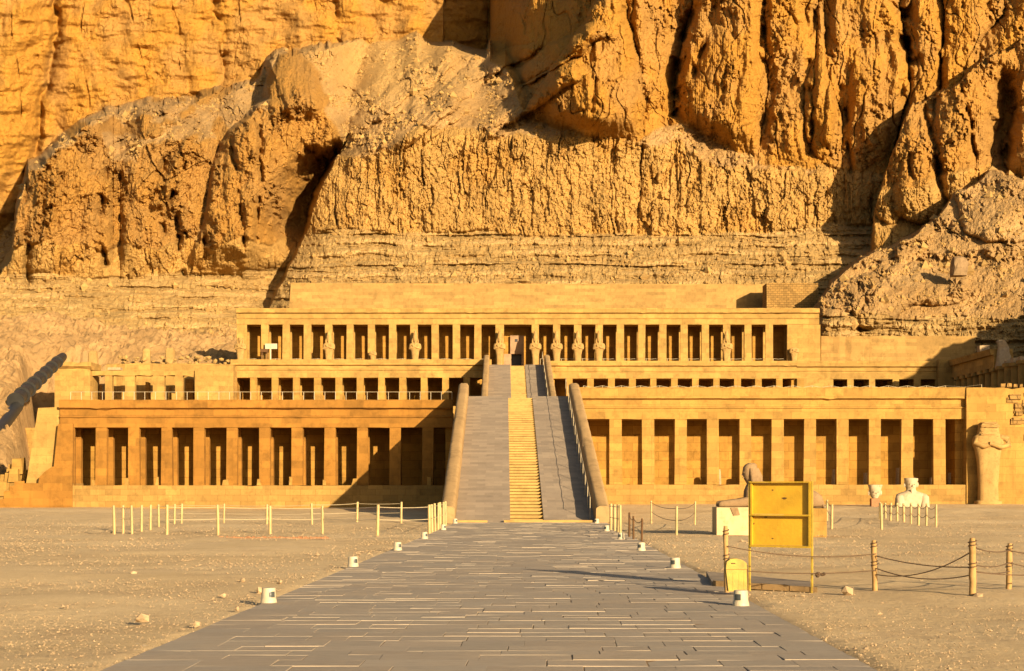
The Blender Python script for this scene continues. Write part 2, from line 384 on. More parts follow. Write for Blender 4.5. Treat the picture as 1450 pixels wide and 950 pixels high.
# ------------------------------------------------------------------ cliffs
def I(pts, x): a = np.array(pts, float); return np.interp(x, a[:, 0], a[:, 1])
def build_cliff():
    step = 1.25
    px = np.arange(-170, 1640, step); py = np.arange(580, -100, -step)
    P, Q = np.meshgrid(px, py); K = (VY - Q)/F; dk = step/F
    lx = 9*fbm(P/110, Q/110, 2, 1); ly = 7*fbm(P/95, Q/95, 2, 2)          # broad wander
    wx = lx + 5*fbm(P/26, Q/26, 3, 3); wy = ly + 4*fbm(P/24, Q/24, 3, 4)  # with fine raggedness
    Pw, Qw = P + wx, Q + wy; Pl = P + lx
    sm = lambda a, b, x: sstep(a, b, x)
    def integ(tan, D0):
        D = np.empty_like(P); D[0] = D0 if np.ndim(D0) < 2 else D0[0]
        inv = 1/np.maximum(tan - K, .10)
        for _ in range(5): inv = (np.roll(inv, 1, 0)+np.roll(inv, -1, 0)+np.roll(inv, 2, 1)+np.roll(inv, -2, 1)+inv)/5
        for j in range(1, len(py)): D[j] = D[j-1]*(1 + dk*inv[j])
        return D
    def smin(a, b, k):
        h = np.clip(.5 + .5*(b-a)/k, 0, 1); return b*(1-h) + a*h - k*h*(1-h)
    def humps(lst, x, y, p=2.0, tail=1.0):
        h = np.zeros_like(P)
        for (hx, hy, rx, ry, a) in lst:
            r2 = (np.abs((x-hx)/rx))**p + (np.abs(np.minimum(y-hy, (y-hy)*tail)/ry))**p; h = np.maximum(h, a*np.sqrt(np.clip(1-r2, 0, 1)))
        return h
    def facets(w, h, s, tilt=1.0):
        x = (P + .5*wx)/w; y = (Q + .5*wy)/h; x0 = np.floor(x).astype(np.int64); y0 = np.floor(y).astype(np.int64)
        f1 = np.full(P.shape, 9.0); v = np.zeros(P.shape)
        for a in (-1, 0, 1):
            for b in (-1, 0, 1):
                hh = _h(x0+a, y0+b, s); dx = x-(x0+a+_rv[hh]); dy = y-(y0+b+_rv[(hh+977) & 65535]); d = dx*dx+dy*dy
                nv = (_rv[(hh+331) & 65535]-.5) + tilt*((_rv[(hh+77) & 65535]-.5)*dx*1.6 + (_rv[(hh+555) & 65535]-.6)*dy*1.2)
                v = np.where(d < f1, nv, v); f1 = np.minimum(f1, d)
        return v
    def crack(D, pts, w, a):
        c = I(sorted(pts), Q) + .55*wx; a = a*(.25 + .95*sm(-.25, .2, fbm(P/30 + w, Q/28 + a, 2, 74))); lo, hi = min(p[0] for p in pts), max(p[0] for p in pts)
        return D + a*np.exp(-np.abs((P-c)/w)**1.5)*sm(lo-10, lo+10, Q)*sm(hi+10, hi-10, Q)
    bsil = _rv[_h(np.floor((P+wx)/7).astype(np.int64), np.zeros(P.shape, np.int64)+9, 5)]      # broken skyline steps
    # --- central massif
    yB0 = I([(380,335),(480,322),(560,330),(900,331),(1100,328),(1215,318),(1400,318)], P) + .25*ly
    yB1 = I([(430,268),(455,245),(480,225),(520,205),(600,192),(700,188),(800,200),(900,196),(960,205),(1020,234),(1100,240),(1200,246),(1400,250)], P) + .7*ly
    yU = I([(380,-300),(690,-300),(694,84),(715,94),(730,130),(747,165),(790,185),(830,196),(905,196),(925,180),(960,176),(1010,196),(1080,232),(1190,243),(1400,246)], P) + .7*ly
    tz = I([(430,.62),(640,.56),(740,.62),(1000,.8)], P) + .10*fbm(P/60, Q/45, 3, 5)
    steep = 5.0 - 3.6*sm(16, 0, Q - yB1)                                    # band top rounds over
    tan1 = np.where(Q > 400, 2.2, np.where(Q > yB0, 1.05, np.where(Q > yB1, steep, np.where(Q > yU, tz, 5.5))))
    D1 = integ(tan1, 207.0)
    typ1 = np.where(Q > yB0 + .5*wy, 3, np.where(Q > yB1 + 1.6*wy - 4, 2, np.where(Q > yU + .5*wy, 0, 1)))
    edge = I([(0,520),(100,500),(210,484),(250,462),(330,432),(400,398),(480,352),(580,300)], Q)
    d = P + .6*wx - edge
    D1 = D1 + np.where(d < 0, 3.0*np.abs(d), 0)*np.maximum(sm(150, 215, Q), sm(450, 390, P)) + 5*np.clip(1 - d/60, 0, 1)**2*sm(130, 230, Q)
    yO1 = I([(380,200),(470,160),(520,125),(580,92),(640,74),(688,82),(694,60),(700,-300),(1700,-300)], P) + .5*ly
    D1 = D1 + np.where(Q < yO1, I([(590,.35),(625,1.6),(660,3)], P)*(yO1 - Q), 0)
    # columns of the upper cliff, split by cracks
    cr = [[(180,730),(165,740),(100,778),(30,830),(0,846),(-100,872)], [(200,914),(180,913),(100,906),(40,892),(-100,868)],
          [(200,950),(165,950),(110,956),(40,972),(-100,1000)], [(230,1070),(190,1076),(100,1090),(30,1082),(-100,1090)],
          [(250,1140),(210,1146),(130,1150),(60,1160),(-100,1160)], [(290,1196),(160,1188),(90,1172),(-100,1166)],
          [(290,1250),(120,1288),(60,1284),(-100,1250)], [(250,1330),(100,1332),(50,1340),(-100,1326)], [(250,1375),(60,1390),(20,1418),(-100,1440)], [(250,1480),(-100,1500)], [(250,1600),(-100,1620)]]
    amp = [8, 2.6, 6.0, 2.0, 2.0, 3.2, 4.6, 3.4, 3.6, 5]; shift = [-6, 2.5, -3, 0, 1.0, 1.5, 3, 1.5, 2, 1]
    up = sm(6, -34, Q - yU); rib = np.zeros_like(P)
    cx = [I(sorted(c), Q) + .55*wx for c in cr]
    for i in range(len(cr)-1):
        w = np.maximum(cx[i+1] - cx[i], 1); t = (P - cx[i])/w; ins = (t >= 0) & (t < 1)
        tt = np.clip(t, 0, 1); prof = np.clip(1 - np.abs(2*tt - 1)**2.6, 0, 1)**.62
        rib = np.where(ins, amp[i]*(1-prof) + shift[i], rib)
    rib = np.where(P < cx[0], 12 + .10*(cx[0]-P), rib)
    f = np.abs(fbm(Pl/52 + .3*fbm(P/40, Q/60, 2, 20), Q/330, 2, 21)); vert = fbm(Pl/34, Q/210, 3, 22)
    rib = rib + .7*sm(.05, 0, f) - 1.3*vert
    D1 = D1 + up*rib - 5*np.exp(-((P-830)/72)**2 - ((Q-140)/58)**2)
    for c, w, a in ([[(205,1146),(90,1150),(0,1158)],5,2.0], [[(250,1204),(150,1196),(95,1180)],4,1.8], [[(175,948),(100,955),(10,982)],9,5], [[(110,983),(60,1000),(0,1012)],5,2.5], [[(110,1090),(60,1078),(0,1084)],6,3], [[(195,1080),(120,1092)],4,1.2], [[(90,1290),(30,1282),(-60,1270)],12,6], [[(100,905),(40,890),(-40,876)],5,2.2], [[(160,838),(110,845),(60,852)],4,1.2], [[(150,1020),(60,1035),(10,1040)],4,1.5]): D1 = crack(D1, c, w, a)
    D1 = D1 - humps([(1163,150,24,75,5)], P + .5*wx, Q)*up
    D1 = D1 - humps([(1012,128,40,90,3.2),(1118,195,24,70,2.2),(872,85,30,70,2),(1228,160,30,90,3),(1308,62,22,70,2.6),(1058,60,24,90,2),(985,40,18,60,2),(1190,60,20,60,2)], P + 1.1*wx, Q + wy, 2.2, .22)*up
    for (xa, ya, xb, yb, w, a) in [(845,40,735,112,15,7),(815,92,690,175,17,6),(760,62,700,96,10,4),(700,84,560,196,20,4),(640,75,500,175,13,3),(660,140,600,190,16,2.5)]:   # rock spurs running down to the left
        L_ = math.hypot(xb-xa, yb-ya); t = ((P-xa)*(xb-xa)+(Q-ya)*(yb-ya))/L_; e = ((P-xa)*(yb-ya)-(Q-ya)*(xb-xa))/L_ + .9*wx
        D1 = D1 - a*np.sqrt(np.clip(1-(e/w)**2, 0, 1))*sm(-15, 15, t)*sm(L_+25, L_-15, t)
    # --- left massif
    yC = I([(-200,398),(0,390),(100,388),(200,392),(330,385),(430,376)], P) + .5*ly
    def left_layer(yT, ):
        tan2 = np.where(Q > 460, .72, np.where(Q > yC, .95, np.where(Q > yT, 2.5, .58 + .08*fbm(P/70, Q/50, 3, 6))))
        return integ(tan2, 188 + .03*np.clip(P, -200, 420))
    b2 = yC - 42 - 12*fbm(P/40, 0*P, 2, 5)
    yTa = I([(-200,390),(10,380),(22,300),(40,246),(70,219),(140,180),(163,236),(182,234),(200,208),(235,196),(270,202),(310,198),(345,202),(400,215),(520,260)], P) + .6*ly
    yTc = I([(250,420),(288,330),(300,240),(316,206),(345,166),(370,152),(440,146),(470,168),(492,215),(540,280)], P) + .6*ly
    Da = left_layer(yTa); lo_ = sm(412, 340, Q + .8*wy); Dc = left_layer(yTc) - 7*lo_ + 2*(1-lo_)
    lb = I(sorted([(140,390),(150,372),(200,318),(235,300),(270,262),(330,228),(395,212)]), Q) + 1.0*wx
    Dc = Dc + np.where(P < lb, 1.8*(lb-P), 0) + (4*np.clip(1-(P-lb)/40, 0, 1)**2 - 5*np.clip(1-np.abs((P-350-wx)/60), 0, 1))*lo_
    Da = Da + lo_*5*np.exp(-((P-167-.5*wx)/9)**2)*sm(225, 255, Q) - lo_*5*np.sqrt(np.clip(1-((P-90)/80)**2, 0, 1)) - 5*np.sqrt(np.clip(1-((P-235)/75)**2, 0, 1))*sm(400, 340, Q)
    isc = Dc < Da; D2 = smin(Da, Dc, .8)
    yT = np.where(isc, yTc, yTa)
    typ2 = np.where(Q > 470 + 2*wy, 0, np.where(Q > yC + .5*wy, 3, np.where(Q > b2, 2, np.where((Q > yT + 1.4*wy) | ((fbm(P/38, Q/24, 3, 73) > .12) & (P < 330)), 1, 0))))
    D2 = D2 + 27*sm(362, 440, P + .9*wx + .5*(Q-300))*sm(192, 236, Q + 2.2*wy)*(.22 + .78*sm(375, 300, Q))*sm(470, 410, Q)
    for c, w, a in ([[(420,38),(240,40)],4,2.5], [[(350,345),(250,335),(200,328)],4,2.5], [[(380,150),(300,140),(230,150)],6,3], [[(390,262),(350,258),(300,250)],5,3], [[(250,225),(215,240)],6,3], [[(370,300),(320,282)],5,2.5], [[(340,362),(160,368)],3.5,2.5], [[(330,232),(300,226),(280,238),(235,262)],5,3.5]): D2 = crack(D2, c, w, a)
    kb = humps([(414,112,39,40,7),(398,128,30,30,5),(432,122,26,36,6)], P + 1.2*wx, Q + 1.2*wy, 2.0, .6)*sm(178, 132, Q); typ2 = np.where(kb > 1.5, 1, typ2); D2 = D2 - kb
    yO2 = I([(-200,392),(0,386),(16,370),(22,300),(40,242),(90,200),(140,172),(250,147),(366,118),(374,92),(392,74),(440,74),(470,68),(560,40),(618,24),(632,62),(650,88),(700,120),(760,300)], P) + .4*ly + 1.0*wy + 3*(bsil-.5)
    D2 = D2 + np.where(Q < yO2, 5*(yO2 - Q), 0) + np.where(P > 560, .2*(P-560), 0)
    # --- back wall on the left
    D3 = integ(np.full_like(P, 7.0), 288.0) + np.where(P > 628, 6 + .12*(P-628), 0)
    f3 = np.abs(fbm(Pl/60, Q/420, 2, 31)); D3 = D3 + .8*sm(.05, 0, f3)*sm(-.1, .4, fbm(P/40, Q/50, 2, 79)) - 1.8*fbm(Pl/75, Q/260, 3, 33) - 1.2*fbm(P/50, Q/22, 3, 34)
    ck = 45 + .14*(250-Q); D3 = D3 - 9*sm(0, 60, ck+wx-P) + 3*np.exp(-((P-ck-wx)/6)**2)
    for c, w, a in ([[(110,318),(40,312),(-20,300)],7,1.8], [[(60,478),(0,476)],6,2]): D3 = crack(D3, c, w, a)
    tf = integ(np.full_like(P, .78), 206.0) + np.where(P > 80, .5*(P-80), 0); tf = tf + np.maximum(0, 288 - tf[int((580-335)/step)])[None, :]; typ3 = np.where(tf < D3, 0, 1); D3 = np.minimum(D3, tf)
    # --- right buttress
    yI = I([(1150,460),(1225,400),(1238,300),(1247,265),(1266,211),(1293,151),(1322,138),(1350,120),(1392,92),(1450,52),(1520,30),(1640,10)], P) + .7*ly + 1.2*wy + 6*(bsil-.5)
    yI0 = 318 + I([(1190,0),(1340,-35),(1420,-60),(1640,-80)], P) + .4*ly
    tan4 = np.where(Q > yI0 + 4, 1.0, np.where(Q > yI0 - 34, 5.0, np.where(Q > yI0 - 42, .55, 3.0)))
    D4 = integ(tan4, 181.0); D4 = D4 + (211 - D4[int((580-322)/step)][None, :])
    typ4 = np.where(Q > yI0 + 60 + wy, 0, np.where(Q > yI0 - 36 + wy, 2, 1))
    D4 = D4 + 4 - humps([(1302,228,52,92,8),(1262,255,34,60,4),(1362,190,46,112,10),(1405,95,56,75,6),(1465,215,42,80,9),(1480,90,55,80,7),(1560,180,60,120,8),(1335,165,40,40,4)], P + .8*wx, Q + .8*wy, 2.3)
    D4 = D4 + 8*np.exp(-((P-1424-wx)/12)**2)*sm(255, 215, Q)*sm(85, 120, Q)
    for c, w, a in ([[(270,1330),(200,1322),(150,1310)],5,3], [[(250,1290),(190,1285)],4,2], [[(240,1380),(160,1372),(120,1365)],5,3]): D4 = crack(D4, c, w, a)
    D4 = D4 + np.where(Q < yI, 5*(yI - Q), 0) + np.where(P < 1238, 2.0*(1238-P), 0)
    # --- right lower slopes
    yJ = I([(1080,560),(1130,478),(1150,440),(1176,400),(1216,372),(1262,345),(1333,300),(1372,266),(1403,236),(1450,240),(1640,200)], P) + .6*ly + 1.1*wy
    tan5 = .80 + .18*fbm(P/90, Q/40, 2, 51); tan5 = np.where(Q > 455, 2.4, np.where(Q > 418, .85, tan5))
    tan5 = np.where((np.abs(Q - 366 + .04*(P-1300)) < 10) & (P > 1270), 3.0, tan5)      # coursed bank
    D5 = integ(tan5, 178.0); D5 = D5 + (184 - D5[int((580-470)/step)][None, :]) - I([(1380,0),(1450,2),(1640,22)], P)
    typ5 = np.where(Q > 446 + wy, 3, 0)
    D5 = D5 - humps([(1230,425,60,40,4),(1310,405,70,30,3),(1180,455,40,40,4),(1265,330,60,22,2),(1420,290,70,50,4)], P + wx, Q + wy)
    D5 = D5 + np.where(Q < yJ, 4*(yJ - Q), 0) + np.where(P < 1165, .3*(1165-P), 0)
    rocky5 = sm(.10, .45, fbm(P/70, Q/34, 3, 53) - .10 + .40*np.exp(-((Q-(yJ+14))/12)**2) + .45*np.exp(-((P-1215)/50)**2-((Q-425)/40)**2) + .3*np.exp(-((Q-366)/9)**2)*(P > 1260))
    L = np.stack([D1, D2, D3, D4, D5]); T = np.stack([typ1, typ2, typ3, typ4, typ5]); k = L.argmin(0)
    typ = np.take_along_axis(T, k[None], 0)[0]
    D = smin(smin(D1, D2, .6 + 3.6*sm(200, 150, Q)), D3, 1.0); D = smin(smin(D, D4, .8), D5, .8)
    # --- texture of each kind of rock
    def soft(m, n=3):
        for _ in range(n): m = (np.roll(m, 1, 0)+np.roll(m, -1, 0)+np.roll(m, 1, 1)+np.roll(m, -1, 1)+2*m)/6
        return m
    rock, band, strata, talus = (soft((typ == t).astype(float)) for t in (1, 2, 3, 0))
    roughT = np.where(k == 4, .09 + .62*rocky5, np.where(k == 1, .30, .18) + .6*sm(.0, .45, fbm(P/50, Q/30, 3, 61)))
    ac = (.67*P + .74*Q); al = (-.74*P + .67*Q); rill = fbm((ac + 10*fbm(P/60, Q/60, 2, 66))/15, al/150, 3, 65)
    n_big = fbm(Pl/60, Q/95, 3, 7); n_mid = fbm(P/16, Q/21, 3, 8, .55); n_fine = fbm(P/4.6, Q/5.2, 2, 9, .6)
    rid = fbm(P/24, Q/34, 4, 10, .55, True); patch = sm(-.1, .5, fbm(P/85, Q/85, 3, 11))
    b1, b2_, bid = cells((P+.6*wx)/13, (Q+.6*wy)/12, 12); c1, c2, cid2 = cells((P+.4*wx)/5.5, Q/6, 13)
    def blocks(w, h, s, jit):
        x = (P + jit*fbm(P/(w*1.4), Q/(h*.5), 2, s) + .5*lx)/w; ci = np.floor(x).astype(np.int64); r = _rv[_h(ci, ci*0 + 17, s)]
        x2 = x + .35*(r - .5); ci = np.floor(x2).astype(np.int64); r = _rv[_h(ci, ci*0 + 5, s)]
        yy = Q/(h*(.6 + .9*r)) + r*7.3 + .25*fbm(P/w, Q/h, 2, s+3); cj = np.floor(yy).astype(np.int64)
        v = _rv[_h(ci, cj, s)] - .5; fx = x2 - ci; fy = yy - cj
        slit = sm(.16, 0, np.minimum(fx, 1-fx))*( _rv[_h(ci, cj, s+1)] > .55)
        return v, slit, (fx - .5)
    F1, F2, F3, F4 = facets(62, 120, 301), facets(30, 48, 302), facets(13, 17, 303), facets(6, 7, 304); E2, E3 = facets(26, 20, 305), facets(11, 8, 306)
    v1, s1, u1 = blocks(30, 120, 201, 5); v2, s2_, u2 = blocks(13, 46, 202, 3.5); v3, s3, u3 = blocks(6.2, 20, 203, 2)
    wall3 = (k == 2)
    rg = np.where(k == 2, .42, np.where(k == 0, .9, 1.3))
    grain = fbm(P/2.9, Q/3.3, 2, 67, .7); flute = fbm(Pl/15, Q/60, 3, 68, .55); crag = fbm((P+.5*Q)/26, (Q-.4*P)/34, 4, 69, .58, True)
    fa = np.where(k == 1, 1.0, .35); spot = sm(.05, .45, fbm(P/45, Q/60, 3, 72))
    disp = rock*rg*(1.1*n_big + (.25+.35*spot)*n_mid + (.12+.16*spot)*n_fine + .11*grain + .50*flute + .8*F1*fa + (.25 + .75*spot)*np.maximum(fa, .6)*(.8*F2 + .6*F3) + (.25 + .45*spot)*F4 - np.where(k == 1, .25 + .45*spot, .30*spot)*crag)
    frac = .45 + .75*sm(-.35, .35, n_big)
    disp += band*np.where(k == 0, 1.0, .7)*(.9*n_big + .22*n_mid + .15*n_fine + .10*grain + .25*F4 + .3*F3 + frac*(1.35*v1 + .95*v2 + .42*v3 + .6*s1 + .4*s2_ + .15*s3 + .4*u2*v1) + .15*(cid2-.5))
    sy = Q + 5*fbm(P/160, Q/60, 3, 14) + 1.2*fbm(P/16, Q/10, 2, 15)
    saw = lambda per, s: (((sy + s)/per) % 1.0)
    lvl = 1.0*sm(0, .2, saw(15, 0)) * (1-saw(15, 0)) + .6*sm(0, .3, saw(6.3, 3))*(1-saw(6.3, 3))
    disp += strata*np.where(k == 1, .75, .9)*(.95*lvl*(.35+.8*sm(-.3, .3, fbm(P/80, Q/14, 2, 16))) + .25*n_mid + .13*n_fine + .35*v3 + .22*F4 + .25*(cid2-.5)*sm(0, .4, n_big))
    disp += talus*(roughT*(1.0*n_mid + .35*n_fine - .35*rid + 1.3*E2 + 1.0*E3 + .55*F4) + .06*n_fine + .30*n_big + .10*n_mid + .07*grain + .30*F4*sm(.0, .4, n_mid) + np.where(k == 4, .15, .9)*rill)
    D = D + disp
    # --- loose blocks lying on the slopes
    rng = np.random.default_rng(12); n = 9000; wgt = (talus + .35*strata)*(Q < 520)*(.08 + sm(.0, .5, fbm(P/36, Q/26, 3, 75)) + .12*(k == 4)*rocky5)*np.where(k == 4, .45, 1.0)
    c = np.cumsum(wgt.ravel()); ii = np.searchsorted(c, rng.random(n)*c[-1]); ii = np.minimum(ii, P.size-1)
    rp, rq, rd = P.ravel()[ii] + rng.uniform(-.6, .6, n), Q.ravel()[ii] + rng.uniform(-.6, .6, n), D.ravel()[ii]
    r = .10 + .16*rng.random(n)**2 + .55*rng.random(n)**14
    ctr = np.stack([(rp-VX)*rd/F, rd - .1*r, EYE + (VY-rq)*rd/F], -1)
    oc = np.array([(1,0,0),(-1,0,0),(0,1,0),(0,-1,0),(0,0,1),(0,0,-1)], float)
    th = rng.uniform(0, 6.28, (n, 1)); V = oc[None]*r[:, None, None]*rng.uniform(.6, 1.35, (n, 6, 1)) + rng.uniform(-.25, .25, (n, 6, 3))*r[:, None, None]
    V = np.stack([V[..., 0]*np.cos(th)-V[..., 1]*np.sin(th), V[..., 0]*np.sin(th)+V[..., 1]*np.cos(th), V[..., 2]], -1) + ctr[:, None]
    fc = np.array([(0,2,4),(2,1,4),(1,3,4),(3,0,4),(2,0,5),(1,2,5),(3,1,5),(0,3,5)])
    tag(np_mesh('scree', V.reshape(-1, 3), (fc[None] + 6*np.arange(n)[:, None, None]).reshape(-1, 3), M['statue_stone']), 'fallen blocks and loose stone strewn over the cliff slopes', None, None, 'stuff')
    # --- the colour of the rock itself
    cO = np.array((.32, .162, .028)); cO2 = np.array((.295, .160, .042)); cB = np.array((.36, .215, .064)); cS = np.array((.285, .185, .068)); cS2 = np.array((.40, .265, .105)); cT = np.array((.285, .175, .068)); cT2 = np.array((.34, .215, .088))
    a = sm(-.4, .5, n_big + .4*fbm(P/120, Q/120, 2, 70))[..., None]
    rc = cO*(1-a) + cO2*a; rc = np.where(((k == 1) | (k == 3))[..., None], rc*.5 + np.array((.275, .152, .044))*.5, rc)
    sc_ = sm(.35, .85, (sy/15 + .15*n_mid) % 1.0)[..., None]*sm(-.3, .25, fbm(P/90, Q/12, 2, 17))[..., None]
    st = cS*(1-sc_) + cS2*sc_
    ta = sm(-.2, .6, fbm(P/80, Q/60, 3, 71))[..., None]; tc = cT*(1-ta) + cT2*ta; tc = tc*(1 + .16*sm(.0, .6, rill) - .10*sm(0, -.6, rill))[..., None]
    pale = np.exp(-((P-540)/110)**2 - ((Q-90)/60)**2)[..., None]; tc = tc*(1-pale) + np.array((.42, .262, .09))*pale
    bc = cB*(.94 + .16*v2 + .10*v1)[..., None]; w_ = sm(.3, .6, n_big)[..., None]; bc = bc*(1-.4*w_) + cO*.4*w_
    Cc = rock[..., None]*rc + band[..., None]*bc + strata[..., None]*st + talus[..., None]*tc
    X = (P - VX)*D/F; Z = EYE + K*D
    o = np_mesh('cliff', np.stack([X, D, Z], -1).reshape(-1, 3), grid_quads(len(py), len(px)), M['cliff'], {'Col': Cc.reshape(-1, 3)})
    tag(o, 'towering golden limestone cliff behind the temple', None, None, 'structure')
build_cliff()

def heightfield(name, label, x0, x1, y0, y1, st, fn, colfn):
    x = np.arange(x0, x1, st); y = np.arange(y0, y1, st); A, B = np.meshgrid(x, y); z = fn(A, B)
    o = np_mesh(name, np.stack([A, B, z], -1).reshape(-1, 3), grid_quads(len(y), len(x)), M['cliff'], {'Col': colfn(A, B, z).reshape(-1, 3)})
    return tag(o, label, None, None, 'structure')
def left_hill(A, B):
    z = .2 + .205*np.clip(B-106, 0, 200) + .10*np.clip(-34-A, 0, 60)*sstep(106, 140, B)
    e = -31.5 - .29*(B-104)
    z = z - 14*sstep(-2.5, 1.0, A-e)*sstep(182, 176, B)
    z += (.9*fbm(A/7, B/7, 4, 81) + .5*fbm(A/2, B/2, 3, 82, .6, True))*sstep(104, 118, B)
    f1, f2, c = cells(A/1.6, B/1.6, 83); z += .7*(c-.5)*sstep(.1, .5, fbm(A/9, B/9, 2, 84)+.2)*sstep(106, 114, B)
    return z
heightfield('hillside', 'sandy rubble slope at the left end of the temple', -150, -27.5, 100, 206, .33, left_hill,
            lambda A, B, z: np.array((.33, .205, .085))*(.9+.25*fbm(A/5, B/5, 3, 85))[..., None])
def right_hill(A, B):
    z = np.interp(A, [52, 57, 62, 68, 90, 160], [2, 7.5, 16.5, 25.6, 31, 46]) * sstep(92, 112, B) + .3
    z += (1.2*fbm(A/9, B/9, 4, 91) + .5*fbm(A/2.5, B/2.5, 3, 92, .6, True) - 1.1)*sstep(52, 60, A)*sstep(92, 105, B)
    return z
heightfield('hillside', 'rocky slope rising right of the side colonnade', 53, 160, 90, 182, .5, right_hill,
            lambda A, B, z: np.array((.27, .165, .06))*(.9+.3*fbm(A/5, B/5, 3, 95))[..., None])

# ------------------------------------------------------------------ terraces (ground levels of the temple)
D2, DM, DU = 103.8, 171.0, 177.0
s2, sM, sU = D2/F, DM/F, DU/F
FLOOR1, FLOOR2 = 7.45, 15.45
t = MB(); t.box(-29.6, 62, D2+6.2, DM+8, .2, FLOOR1); t.box(-49, -29.6, 150, DM+8, 2, FLOOR1)
tag(t.build('terrace', M['podium_stone']), 'middle terrace court behind the lower colonnades', None, None, 'structure')
t = MB(); t.box(-29, 36, DM+5.9, 214, 6, FLOOR2); t.box(36, 58, DM+8.2, 190, 6, FLOOR2)
tag(t.build('terrace', M['podium_stone']), 'upper terrace behind the top colonnade', None, None, 'structure')

# ------------------------------------------------------------------ colonnades
def portico(label, x_pillars, x0, x1, D, z_floor, z_pil, z_arch, z_frieze, z_top, mats, podium=None, deep=5.6, row2=2.4, pd=.45, wall_x=None, group=None, skip2=False, ends=(True, True)):
    """a roofed colonnade of square pillars: x_pillars = [(x0,x1)...]"""
    r = thing('colonnade', label, 'colonnade', ((x0+x1)/2, D, z_floor), group)
    mp, mc, mw = mats
    for (a, b) in x_pillars:
        MB().box(a, b, D, D+pd, z_floor, z_pil-.002, .015, .03).build('pillar', mp, r)
    if not skip2:
        for (a, b) in x_pillars:
            MB().box(a+.07, b-.07, D+row2, D+row2+.42, z_floor, z_pil-.002, .01, .012).build('pillar', mp, r)
    MB().beam(x0, x1, [(D-.02, z_pil), (D-.02, z_arch), (D+row2+pd, z_arch), (D+row2+pd, z_pil)], .6, .012).build('architrave', mc, r)
    rr = .07
    MB().beam(x0, x1, [(D-.03, z_arch+.003), (D-.10, z_arch+.05), (D-.10, z_arch+.11), (D-.0, z_arch+.16), (D+.0, z_frieze), (D+.8, z_frieze), (D+.8, z_arch+.003)], .6, .015).build('frieze', mc, r)
    MB().beam(x0, x1, [(D-.02, z_frieze+.003), (D-.30, z_frieze+.10), (D-.30, z_top), (D+.9, z_top), (D+.9, z_frieze+.003)], .5, .022).build('cornice', mc, r)
    MB().box(x0+.05, x1-.05, D+.92, D+deep+.6, z_arch+.005, z_arch+.45).build('roof_slab', mc, r)
    MB().box(x0+.05, x1-.05, D+deep, D+deep+.6, z_floor-.3, z_arch).build('back_wall', mw, r)
    for on, xa, xb in ((ends[0], x0, x0+.5), (ends[1], x1-.5, x1)):
        if on: MB().box(xa, xb, D+pd+.01, D+deep-.003, z_floor, z_pil-.004).build('end_wall', mw, r)
    if podium:
        z0, pf = podium
        MB().beam(x0, x1, [(D-pf, z0), (D-pf, z_floor-.003), (D+deep+.6, z_floor-.003), (D+deep+.6, z0)], .6, .02).build('podium', M['podium_stone'], r)
    return r
# lower left
a0 = 105.0; xl = [(X_(82, D2), X_(105, D2))]
for k in range(11): xl.append((X_(135.2+46.25*k, D2), X_(151.25+46.25*k, D2)))
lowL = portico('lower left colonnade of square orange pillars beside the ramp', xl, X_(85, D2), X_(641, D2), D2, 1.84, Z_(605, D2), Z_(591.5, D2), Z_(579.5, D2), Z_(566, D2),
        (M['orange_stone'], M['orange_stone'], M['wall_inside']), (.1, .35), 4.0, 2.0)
# lower right
xr = []
for k in range(11): xr.append((X_(863.3+45.85*k, D2), X_(880.8+45.85*k, D2)))
lowR = portico('lower right colonnade of weathered golden pillars behind the yellow sign', xr, X_(814, D2), X_(1366, D2), D2, 1.89, Z_(593, D2), Z_(578.5, D2), Z_(566, D2), Z_(548.5, D2),
        (M['gold_stone'], M['gold_stone'], M['wall_inside']), (.3, .35), 3.6, 2.0, skip2=True)
# fallen wall stubs and block stumps inside the right colonnade
for i, (px, wpx, hpx) in enumerate([(872,7,9),(916,6,12),(1017,7,22),(1063,6,20),(1092,5,14),(1146,6,14),(1181,7,22),(1226,8,17),(1272,8,24),(1319,6,10),(1335,6,16),(1347,11,17)]):
    D = D2 + 1.6; X = X_(px, D); z0 = 1.89
    m = MB(); m.rings([(z0, X, D, wpx*.024, .22, 4), (z0+hpx*.047*.6, X+.02, D, wpx*.023, .2, 4), (z0+hpx*.047, X, D, wpx*.018, .16, 3)], 12, j=.03)
    tag(m.build('stone_block', M['sand_rock']), ['short broken stone stump at the %s opening of the lower right colonnade' % w for w in
        ('first','second','fourth','fifth','sixth','seventh','eighth','ninth','tenth','eleventh','last')+('far end of the last',)][i] if i != 11 else 'rounded stone stump in the last opening beside the plain wall', 'stone', 'stumps in the lower right colonnade')
for i, (px, w) in enumerate([(131,5),(178,7),(222,4),(318,9),(365,5),(410,4),(457,6),(500,8),(605,8)]):
    D = D2 + .3; X = X_(px+3, D)-.0
    m = MB(); m.box(X-.02*w, X+.024*w, D-.55, D-.15, 1.84, 1.84+.35+.1*(i % 3), .03, .05)
    tag(m.build('stone_block', M['gold_stone']), 'small loose block at the pillar foot, %s along the lower left colonnade' % ('first second third fourth fifth sixth seventh eighth ninth'.split()[i]), 'stone', 'blocks on the lower left podium')

